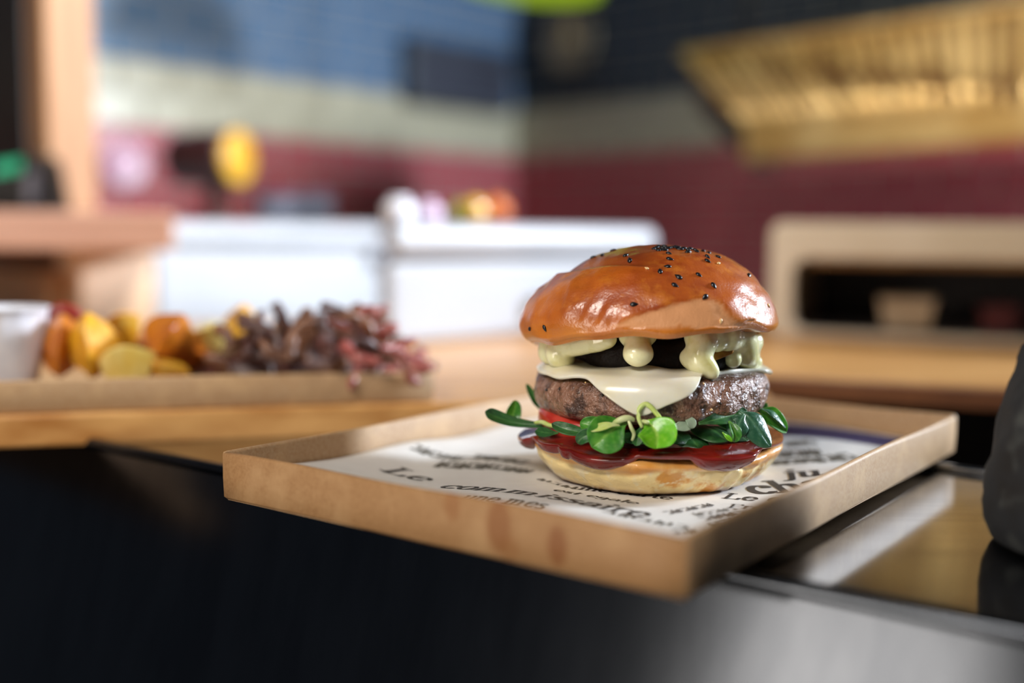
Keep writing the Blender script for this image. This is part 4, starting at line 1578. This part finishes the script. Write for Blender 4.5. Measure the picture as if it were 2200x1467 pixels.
def chest(px0, depth, px_u, lw, z0, ztop, label, extra, back=None):
    p = aty(px0, 510, depth)
    p.z = z0
    lu = plan_hit(px_u, p, U)
    root = thing('white_chest', p, label, 'chest')
    lid_h = 0.028
    bk = Vector(back).normalized() if back else -V
    box('body', p, U * lu, bk * lw, Z * (ztop - z0 - lid_h), M['white_enamel'], root, 0.006)
    lp_ = Vector((p.x, p.y, ztop - lid_h + 0.002)) + V * 0.006 - U * 0.002
    box('lid', lp_, U * (lu + 0.004), bk * (lw + 0.006), Z * (lid_h - 0.002), M['white_enamel'], root, 0.010, seg=4)
    hp = Vector((p.x, p.y, ztop - lid_h * extra[0])) + U * (lu * extra[1]) + V * 0.002
    box('latch', hp, U * 0.022, V * 0.012, Z * -0.016, M['chest_trim'], root, 0.002)
    return root, p, lu


z_c1 = (507 - 480) / F * 1.2
chest1, c1p, c1l = chest(332, 1.15, 822, 0.42, FLOOR_Z, z_c1, 'white chest with a thick lid behind the tray of pulled meat', (1.0, 0.93))
z_c2 = (509 - 480) / F * 0.86
chest2, c2p, c2l = chest(836, 0.80, 1400, 0.20, Z_BOARD, z_c2, 'white chest on the wooden board just behind the burger', (2.0, 0.48), (-0.16, 1, 0))

# things on the chests
M['yellow'] = mat('yellow', (204, 158, 44), 0.4, var=((186, 138, 32), 30, 2, 0.4, 0.6))
M['dark_maroon'] = mat('dark_maroon', (48, 20, 20), 0.45, var=((60, 28, 26), 30, 2, 0.4, 0.6))
dp = aty(462, 510, 1.42)
dp.z = z_c1
drum = thing('serving_drum', dp, 'dark drum with a round yellow front standing on the white chest', 'drum')
dcz = (507 - 345) / F * 1.42
rr = 0.037
axd = (V * 0.90 + U * 0.36).normalized()
sdv = axd.cross(Z)
def drum_ring(s, r):
    return [dp + Z * (dcz - z_c1) + axd * s + sdv * (r * math.cos(2 * math.pi * i / 40)) + Z * (r * math.sin(2 * math.pi * i / 40)) for i in range(40)]
def loft(rings):
    v, f = [], []
    n = len(rings[0])
    for r in rings: v += r
    for k in range(len(rings) - 1):
        for i in range(n):
            j = (i + 1) % n
            f.append((k * n + i, k * n + j, (k + 1) * n + j, (k + 1) * n + i))
    f.append(tuple(range(n))[::-1])
    f.append(tuple(range((len(rings) - 1) * n, len(rings) * n)))
    return v, f
v, f = loft([drum_ring(-.058, rr * .7), drum_ring(-.054, rr * .86), drum_ring(.030, rr), drum_ring(.033, rr * .98)])
bevel(mk('drum_body', v, f, M['dark_maroon'], drum), 0.002)
v, f = loft([drum_ring(.033, rr * .9), drum_ring(.037, rr * .9), drum_ring(.040, rr * .8)])
mk('front_disc', v, f, M['yellow'], drum)
v, f = lathe([(0, 0), (.030, 0), (.030, .006), (.012, .012), (.010, dcz - z_c1 - rr * .8), (0, dcz - z_c1 - rr * .8)], 28, dp)
mk('foot', v, f, M['dark_maroon'], drum)
M['grey_metal'] = mat('grey_metal', (150, 152, 166), 0.35, 0.7, var=((120, 122, 136), 30, 2, 0.4, 0.6))


def bowl(px_, depth, z0, r, h, label, cat, material):
    p = aty(px_, 510, depth)
    p.z = z0
    pr = [(0, 0), (r * .5, 0)] + [(r * (.5 + .5 * math.sin(t * math.pi / 2)), h * (1 - math.cos(t * math.pi / 2))) for t in (.2, .4, .6, .8, 1)]
    pr += [(r * 1.03, h), (r * 1.03, h + .002), (r * .97, h + .002)]
    pr += [(r * .96 * (.5 + .5 * math.sin(t * math.pi / 2)), .002 + h * (1 - math.cos(t * math.pi / 2))) for t in (.8, .6, .4, .2)]
    pr += [(0, .002)]
    v, f = lathe(pr, 36, p)
    o = mk('metal_bowl', v, f, material, origin=p)
    return tag(o, label, cat)


bowl(600, 1.52, z_c1, 0.034, 0.040, 'grey metal bowl on the white chest next to the yellow drum', 'bowl', M['grey_metal'])
bowl(672, 1.62, z_c1, 0.030, 0.046, 'taller grey metal bowl on the white chest farther from the yellow drum', 'bowl', M['grey_metal'])
M['lilac'] = mat('lilac', (206, 186, 206), 0.3, var=((190, 168, 192), 30, 2, 0.4, 0.6))
M['frost'] = mat('frost', (226, 228, 236), 0.3, var=((212, 214, 226), 30, 2, 0.4, 0.6))


def jar(px_, depth, z0, r, h, label, body_m, cap_m):
    p = aty(px_, 510, depth)
    p.z = z0
    root = thing('condiment_jar', p, label, 'jar')
    v, f = lathe([(0, 0), (r * .92, 0), (r, r * .1), (r, h * .66), (r * .9, h * .74), (r * .62, h * .80), (0, h * .80)], 30)
    mk('jar_body', v, f, body_m, root, local=True)
    v, f = lathe([(0, h * .80), (r * .66, h * .80), (r * .66, h * .96), (r * .56, h), (0, h)], 30)
    mk('cap', v, f, cap_m, root, local=True)
    return root


jar(858, 0.86, z_c2, 0.0125, 0.020, 'white squat jar on the chest behind the burger', M['frost'], M['frost'])
jar(918, 0.90, z_c2, 0.0120, 0.019, 'lilac squat jar on the chest between the white jar and the vegetables', M['lilac'], M['lilac'])
M['orange'] = mat('orange', (196, 104, 40), 0.4, var=((170, 80, 28), 60, 2, 0.4, 0.6), bump=(300, .2, .001))
M['green_veg'] = mat('green_veg', (120, 128, 40), 0.35, var=((86, 104, 30), 60, 2, 0.4, 0.6), coat=(.3, .15))
M['yellow_veg'] = mat('yellow_veg', (206, 160, 44), 0.35, var=((186, 134, 34), 60, 2, 0.4, 0.6), coat=(.3, .15))


def fruit(px_, depth, z0, r, label, cat, material, lobes=0, tall=1.0, name='orange'):
    p = aty(px_, 510, depth)
    p.z = z0
    root = thing(name, p, label, cat)
    pr = [(0, .12 * r)] + [(r * math.sin(t * math.pi) ** .85, r * tall * (1 - math.cos(t * math.pi))) for t in [i / 12 for i in range(1, 12)]] + [(0, 1.84 * r * tall)]
    v, f = lathe(pr, 32)
    v = [Vector((q.x, q.y, q.z)) + Vector((q.x, q.y, 0)) * (0.09 * math.cos(lobes * math.atan2(q.y, q.x)) if lobes else 0) for q in v]
    v = [q - Z * 0.04 * r for q in v]
    mk('flesh', v, f, material, root, local=True)
    v, f = tube_vf([Vector((0, 0, 1.75 * r * tall)), Vector((.05 * r, 0, 2.0 * r * tall)), Vector((.15 * r, 0, 2.2 * r * tall))], r * .10, 6)
    mk('stalk', v, f, M['green_veg'], root, local=True)
    return root


fruit(1066, 0.95, z_c2, 0.0125, 'small orange on the chest beside the yellow pepper', 'orange', M['orange'])
fruit(1020, 0.93, z_c2, 0.0100, 'yellow pepper between the green pepper and the orange on the chest', 'pepper', M['yellow_veg'], 4, 1.15, 'bell_pepper')
fruit(985, 0.96, z_c2, 0.0095, 'dark green pepper next to the lilac jar on the chest', 'pepper', M['green_veg'], 3, 1.1, 'bell_pepper')

# ------------------------------------------------------------------ right: cream oven with a rounded opening on the worktop
ov0 = onz(1648, 719, Z_BOARD)
ov0.z = Z_BOARD
OVW, OVD = 0.62, 0.26
zt_o = 0.0155
OH = zt_o - Z_BOARD
oven = thing('cream_oven', ov0, 'cream enamel oven with a wide rounded opening on the wooden worktop', 'oven')
def ring_pts(x0, z0, x1, z1, r, n=6):
    out = []
    for (cx, cz, s_) in ((x1 - r, z0 + r, -90), (x1 - r, z1 - r, 0), (x0 + r, z1 - r, 90), (x0 + r, z0 + r, 180)):
        for i in range(n + 1):
            a_ = R(s_ + 90 * i / n)
            out.append((cx + r * math.cos(a_), cz + r * math.sin(a_)))
    return out
outer = ring_pts(0, 0, OVW, OH, 0.010)
sx = 0.93 / F
inner = ring_pts(50 * sx, 0.004, OVW - 0.02, OH - 78 * sx, 0.014)
v, f = [], []
n = len(outer)
for (loop, dpt) in ((outer, 0.0), (inner, 0.0), (inner, 0.02), (outer, 0.02)):
    for (a_, z_) in loop:
        v.append(ov0 + CD * a_ + Z * z_ + CN * dpt)
for k in range(3):
    for i in range(n):
        j = (i + 1) % n
        f.append((k * n + i, k * n + j, (k + 1) * n + j, (k + 1) * n + i))
for i in range(n):
    j = (i + 1) % n
    f.append((3 * n + i, 3 * n + j, j, i))
bevel(mk('front_frame', v, f, M['cream_enamel'], oven, smooth=False), 0.002, 2)
def obox(name, x0, x1, y0, y1, z0, z1, m):
    return box(name, ov0 + CD * x0 + CN * y0 + Z * z0, CD * (x1 - x0), CN * (y1 - y0), Z * (z1 - z0), m, oven, 0.002)
obox('top_panel', 0.002, OVW - 0.002, 0.02, OVD, OH - 0.006, OH - 0.0005, M['cream_enamel'])
obox('side_panel', 0.002, 0.010, 0.02, OVD, 0.001, OH - 0.006, M['cream_enamel'])
obox('side_panel', OVW - 0.010, OVW - 0.002, 0.02, OVD, 0.001, OH - 0.006, M['cream_enamel'])
obox('back_panel', 0.010, OVW - 0.010, OVD - 0.008, OVD, 0.001, OH - 0.006, M['dark_inside'])
obox('floor_plate', 0.010, OVW - 0.010, 0.02, OVD - 0.008, 0.001, 0.005, M['dark_inside'])
M['tan_lip'] = mat('tan_lip', (176, 140, 96), 0.4, var=((150, 112, 70), 30, 2, 0.4, 0.6))
obox('inner_lip', 0.030, OVW - 0.03, 0.020, 0.030, OH - 92 * sx, OH - 70 * sx, M['tan_lip'])
# bread roll tin inside
bx0 = ov0 + CD * ((1862 - 1648) * sx * 1.04) + CN * 0.05 + Z * 0.0055
def tub(p, w_, d_, h_, name, label, cat, material):
    root = thing(name, p, label, cat)
    def rect(s_, z_): return [p + CD * (w_ / 2 + a * w_ / 2 * s_) + CN * (d_ / 2 + b * d_ / 2 * s_) + Z * z_ for (a, b) in ((-1, -1), (1, -1), (1, 1), (-1, 1))]
    v, f = [], []
    rs = [rect(.84, 0), rect(1, h_), rect(1.06, h_), rect(1.06, h_ * 1.06), rect(.95, h_ * 1.06), rect(.80, h_ * .15)]
    for r_ in rs: v += r_
    f.append((3, 2, 1, 0))
    for k in range(len(rs) - 1):
        for i in range(4):
            j = (i + 1) % 4
            f.append((k * 4 + i, k * 4 + j, k * 4 + 4 + j, k * 4 + 4 + i))
    f.append(tuple(range((len(rs) - 1) * 4, len(rs) * 4)))
    bevel(mk('tub_body', v, f, material, root, smooth=False), 0.002, 2)
    v, f = box_vf(p + CD * (w_ * .06) + CN * (d_ * .06) + Z * (h_ * .80), CD * (w_ * .88), CN * (d_ * .88), Z * (h_ * .12))
    mk('filling', v, f, M['tan_lip'], root, smooth=False)
    return root
M['beige_tub'] = mat('beige_tub', (206, 178, 146), 0.4, var=((186, 156, 122), 40, 2, 0.4, 0.6))
tub(bx0, 0.044, 0.05, 0.024, 'beige_tub', 'beige tub standing inside the dark opening of the cream oven', 'tub', M['beige_tub'])
bx1 = ov0 + CD * ((2060 - 1648) * sx * 1.04) + CN * 0.06 + Z * 0.0055
M['red_tub'] = mat('red_tub', (96, 36, 32), 0.4, var=((76, 26, 24), 40, 2, 0.4, 0.6))
tub(bx1, 0.030, 0.05, 0.020, 'dark_red_tub', 'dark red tub inside the oven opening beyond the beige tub', 'tub', M['red_tub'])

# ------------------------------------------------------------------ hanging golden ribbed hood
Tl, Tr = atd(1468, 122, 1.70), atd(2500, -26, 1.28)
Ml, Mr = atd(1604, 272, 1.60), atd(2440, 218, 1.20)
Bl_, Br = atd(1604, 350, 1.60), atd(2440, 292, 1.20)
hood = thing('ribbed_hood', (Tl + Tr) / 2, 'golden ribbed metal hood hanging from the dark ceiling', 'hood')
hn = (Tr - Tl).cross(Ml - Tl).normalized()
if hn.y < 0: hn = -hn                               # pointing away from the viewer
hy = Vector((0.35, 0.94, 0)).normalized()
def hexa(name, a, b, c, d, t, m, bev=0.003):
    vs = [a, b, c, d] + [q + t for q in (a, b, c, d)]
    fs = [(0, 1, 2, 3), (7, 6, 5, 4), (0, 4, 5, 1), (1, 5, 6, 2), (2, 6, 7, 3), (3, 7, 4, 0)]
    o = mk(name, vs, fs, m, hood, smooth=False)
    if bev: bevel(o, bev, 2)
    return o
M['hood_dark'] = mat('hood_dark', (46, 38, 26), 0.5, 0.4, var=((34, 28, 20), 20, 2, 0.4, 0.6))
M['gold_dark'] = mat('gold_dark', (104, 78, 42), 0.45, 0.4, var=((84, 60, 30), 12, 2, 0.35, 0.65))
hexa('ribbed_panel', Tl, Tr, Mr, Ml, hn * 0.01, M['gold_dark'])
hexa('lower_band', Ml - hn * .012, Mr - hn * .012, Br - hn * .012, Bl_ - hn * .012, hn * 0.012, M['gold'], 0.004)
hexa('end_panel', Tl + hn * 0.010, Ml + hn * 0.010, Bl_ + hn * 0.010, Tl + hn * .05 - Z * .06, hy * 0.34 - hn * .02, M['hood_dark'])
hexa('top_panel', Tl, Tr, Tr + hy * 0.35, Tl + hy * 0.35, Z * 0.012, M['hood_dark'])
v, f = tube_vf([Tl + (Tr - Tl) * (i / 20) - hn * .004 for i in range(21)], 0.007, 12)
mk('rim', v, f, M['gold'], hood)
NR = 26
for i in range(NR):
    t = (i + .4) / NR
    a_, b_ = Tl + (Tr - Tl) * t, Ml + (Mr - Ml) * t
    sp = [a_ + (b_ - a_) * k / 4 - hn * (0.003 + .003 * math.sin(k / 4 * math.pi)) for k in range(5)]
    v, f = tube_vf(sp, (0.0085, 0.0045, 0.0100, 0.0060, 0.0075)[(i * 3 + i // 4) % 5], 8)
    mk('rib', v, f, M['gold'], hood)
for t in (0.12, 0.8):
    a_ = Tl + (Tr - Tl) * t + hy * 0.17
    v, f = tube_vf([a_ + Z * .012, Vector((a_.x, a_.y, 1.2))], 0.006, 8)
    mk('hanger_rod', v, f, M['hood_dark'], hood)

# ------------------------------------------------------------------ on the walls and ceiling
wt = plan_hit(1225, CORNER, V)
cp = CORNER + V * wt - U * 0.008
ck_z = (509 - 92) / F * cp.dot(Vector((0, 1, 0))) * 1.0
cp.z = ck_z
clock = thing('wall_clock', cp, 'dim round clock with a pale centre high on the dark tiles', 'clock')
M['clock_face'] = mat('clock_face', (150, 136, 108), 0.5, var=((164, 150, 120), 20, 2, 0.4, 0.6))
M['clock_rim'] = mat('clock_rim', (60, 52, 40), 0.4, var=((46, 40, 32), 20, 2, 0.4, 0.6))
M['clock_hand'] = mat('clock_hand', (222, 190, 120), 0.4, var=((206, 170, 100), 20, 2, 0.4, 0.6))
def wdisc(r0, r1, d0, d1, n=40):
    v = []
    for (r_, d_) in ((r0, d0), (r1, d1)):
        v += [cp - U * d_ + V * (r_ * math.cos(2 * math.pi * i / n)) + Z * (r_ * math.sin(2 * math.pi * i / n)) for i in range(n)]
    f = [(i, (i + 1) % n, n + (i + 1) % n, n + i) for i in range(n)] + [tuple(range(n))[::-1], tuple(range(n, 2 * n))]
    return v, f
v, f = wdisc(.074, .070, 0, .014)
mk('face', v, f, M['clock_face'], clock, smooth=False)
ring = [cp - U * .012 + V * (.074 * math.cos(2 * math.pi * i / 48)) + Z * (.074 * math.sin(2 * math.pi * i / 48)) for i in range(49)]
v, f = tube_vf(ring, .005, 8, caps=False)
mk('rim', v, f, M['clock_rim'], clock)
for ang, L_ in ((75, .040), (-15, .026)):
    dv = V * math.cos(R(ang)) + Z * math.sin(R(ang))
    sv_ = dv.cross(U)
    v, f = box_vf(cp - U * .018 - sv_ * .006 - dv * .008, dv * L_, sv_ * .012, U * .003)
    mk('hand', v, f, M['clock_hand'], clock, smooth=False)

# dark grey box on the blue tiles by the corner
st = plan_hit(855, CORNER, -U)
en = plan_hit(1072, CORNER, -U)
xp = CORNER - U * st + V * 0.008
zx0, zx1 = (508 - 236) / F * xp.y * 1.04, (508 - 132) / F * xp.y * 1.12
xp.z = zx0
spk = thing('wall_box', xp, 'dark grey box hung on the blue tiles beside the corner', 'box')
M['dark_grey'] = mat('dark_grey', (56, 64, 76), 0.5, var=((48, 55, 66), 20, 2, 0.4, 0.6))
box('case', xp, U * (st - en), V * 0.035, Z * (zx1 - zx0), M['dark_grey'], spk, 0.006)
for k in range(5):
    box('slat', xp + V * 0.035 + Z * ((zx1 - zx0) * (.14 + .16 * k)) + U * .02, U * (st - en - .04), V * 0.004, Z * 0.010, M['dark_lilac'], spk, 0.001)

# blurred highlight on the maroon tiles, modelled as an added pale disc
wt = plan_hit(264, CORNER, -U)
pp_ = CORNER - U * wt + V * 0.0085
pp_.z = (505 - 356) / F * pp_.y
M['pink_glint'] = mat('pink_glint', (214, 178, 196), 0.3, var=((200, 160, 182), 20, 2, 0.4, 0.6))
glint = thing('wall_glint', pp_, 'pale pink disc modelled for a highlight on the maroon tiles beside the tan post', 'glint')
def pdisc(prof_, n=40):
    v, f = [], []
    for (r_, d_) in prof_:
        v += [pp_ + V * d_ + U * (r_ * math.cos(2 * math.pi * i / n)) + Z * (r_ * math.sin(2 * math.pi * i / n)) for i in range(n)]
    for k in range(len(prof_) - 1):
        f += [(k * n + i, k * n + (i + 1) % n, (k + 1) * n + (i + 1) % n, (k + 1) * n + i) for i in range(n)]
    f += [tuple(range(n))[::-1], tuple(range((len(prof_) - 1) * n, len(prof_) * n))]
    return v, f
v, f = pdisc([(.018, 0), (.040, .008), (.041, .010), (.038, .010), (.024, .005)])
mk('glint_disc', v, f, M['pink_glint'], glint)
v, f = pdisc([(.006, .004), (.006, .012), (.004, .014)], 16)
mk('glint_centre', v, f, M['pink_glint'], glint)

# lime pendant lamp at the top edge of the picture
lp0 = atd(1130, -30, 1.75)
lamp = thing('pendant_lamp', lp0, 'lime green pendant lampshade above the corner of the tiles', 'lamp')
M['lime'] = mat('lime', (172, 196, 20), 0.5, var=((150, 178, 12), 20, 2, 0.4, 0.6), emit=((150, 180, 14), 0.55))
M['cord'] = mat('cord', (24, 24, 24), 0.6, var=((34, 34, 34), 40, 2, 0.4, 0.6))
pr = [(.118, .0), (.116, .004), (.108, .04), (.088, .085), (.055, .118), (.020, .135), (.016, .150), (.012, .150), (.014, .132), (.052, .112), (.085, .080), (.105, .036), (.113, .0)]
v, f = lathe(pr, 56)
RL = Matrix.Rotation(R(6), 3, 'Y')
v = [RL @ p for p in v]
mk('shade', v, f, M['lime'], lamp, local=True)
v, f = tube_vf([RL @ Vector((0, 0, .14)), RL @ Vector((0, 0, .2)), Vector((.03, 0, 1.2 - lp0.z))], .004, 8)
mk('cord', v, f, M['cord'], lamp, local=True)

# ------------------------------------------------------------------ dark cloth bag at the right end of the ledge
bg = aty(2395, 1150, 0.335)
bg.z = Z_LEDGE + 0.0002
bag = thing('cloth_bag', bg, 'dark grey rumpled cloth bag at the right end of the steel ledge', 'bag')
M['cloth'] = mat('cloth', (26, 28, 32), 0.8, var=((22, 20, 20), 45, 3, 0.46, 0.60), var2=((66, 68, 66), 60, 2, 0.58, 0.72), bump=(900, .4, .0006))
pr = [(0, 0), (.030, 0), (.0350, .002), (.0372, .008), (.0375, .018), (.0362, .030), (.0345, .042), (.0315, .055), (.027, .068), (.021, .080), (.016, .088), (.017, .096), (.022, .104), (.018, .103), (.010, .094), (0, .090)]
fine = []
for (p0, p1) in zip(pr[:-1], pr[1:]):
    for k in range(3):
        fine.append((p0[0] + (p1[0] - p0[0]) * k / 3, p0[1] + (p1[1] - p0[1]) * k / 3))
fine.append(pr[-1])
v, f = lathe(fine, 72)
vv = []
for p in v:
    r_ = math.hypot(p.x, p.y)
    a_ = math.atan2(p.y, p.x)
    k = ss(.004, .02, p.z)
    d = k * (.0028 * fbm(p, 45, 3) + .0016 * math.sin(a_ * 9 + p.z * 60) * ss(.03, .08, p.z))
    q = p.copy()
    if r_ > 1e-6:
        q.x *= (r_ + d) / r_
        q.y *= (r_ + d) / r_
    q.z *= 0.9
    vv.append(q)
mk('sack', vv, f, M['cloth'], bag, local=True)
tie = [Vector((.0175 * math.cos(2 * math.pi * i / 40), .0175 * math.sin(2 * math.pi * i / 40), (.0885 + .001 * math.sin(6 * math.pi * i / 40)) * .9)) for i in range(41)]
v, f = tube_vf(tie, .0016, 6, caps=False)
M['string'] = mat('string', (150, 126, 70), 0.7, var=((120, 98, 50), 200, 2, 0.4, 0.6))
mk('tie_string', v, f, M['string'], bag, local=True)
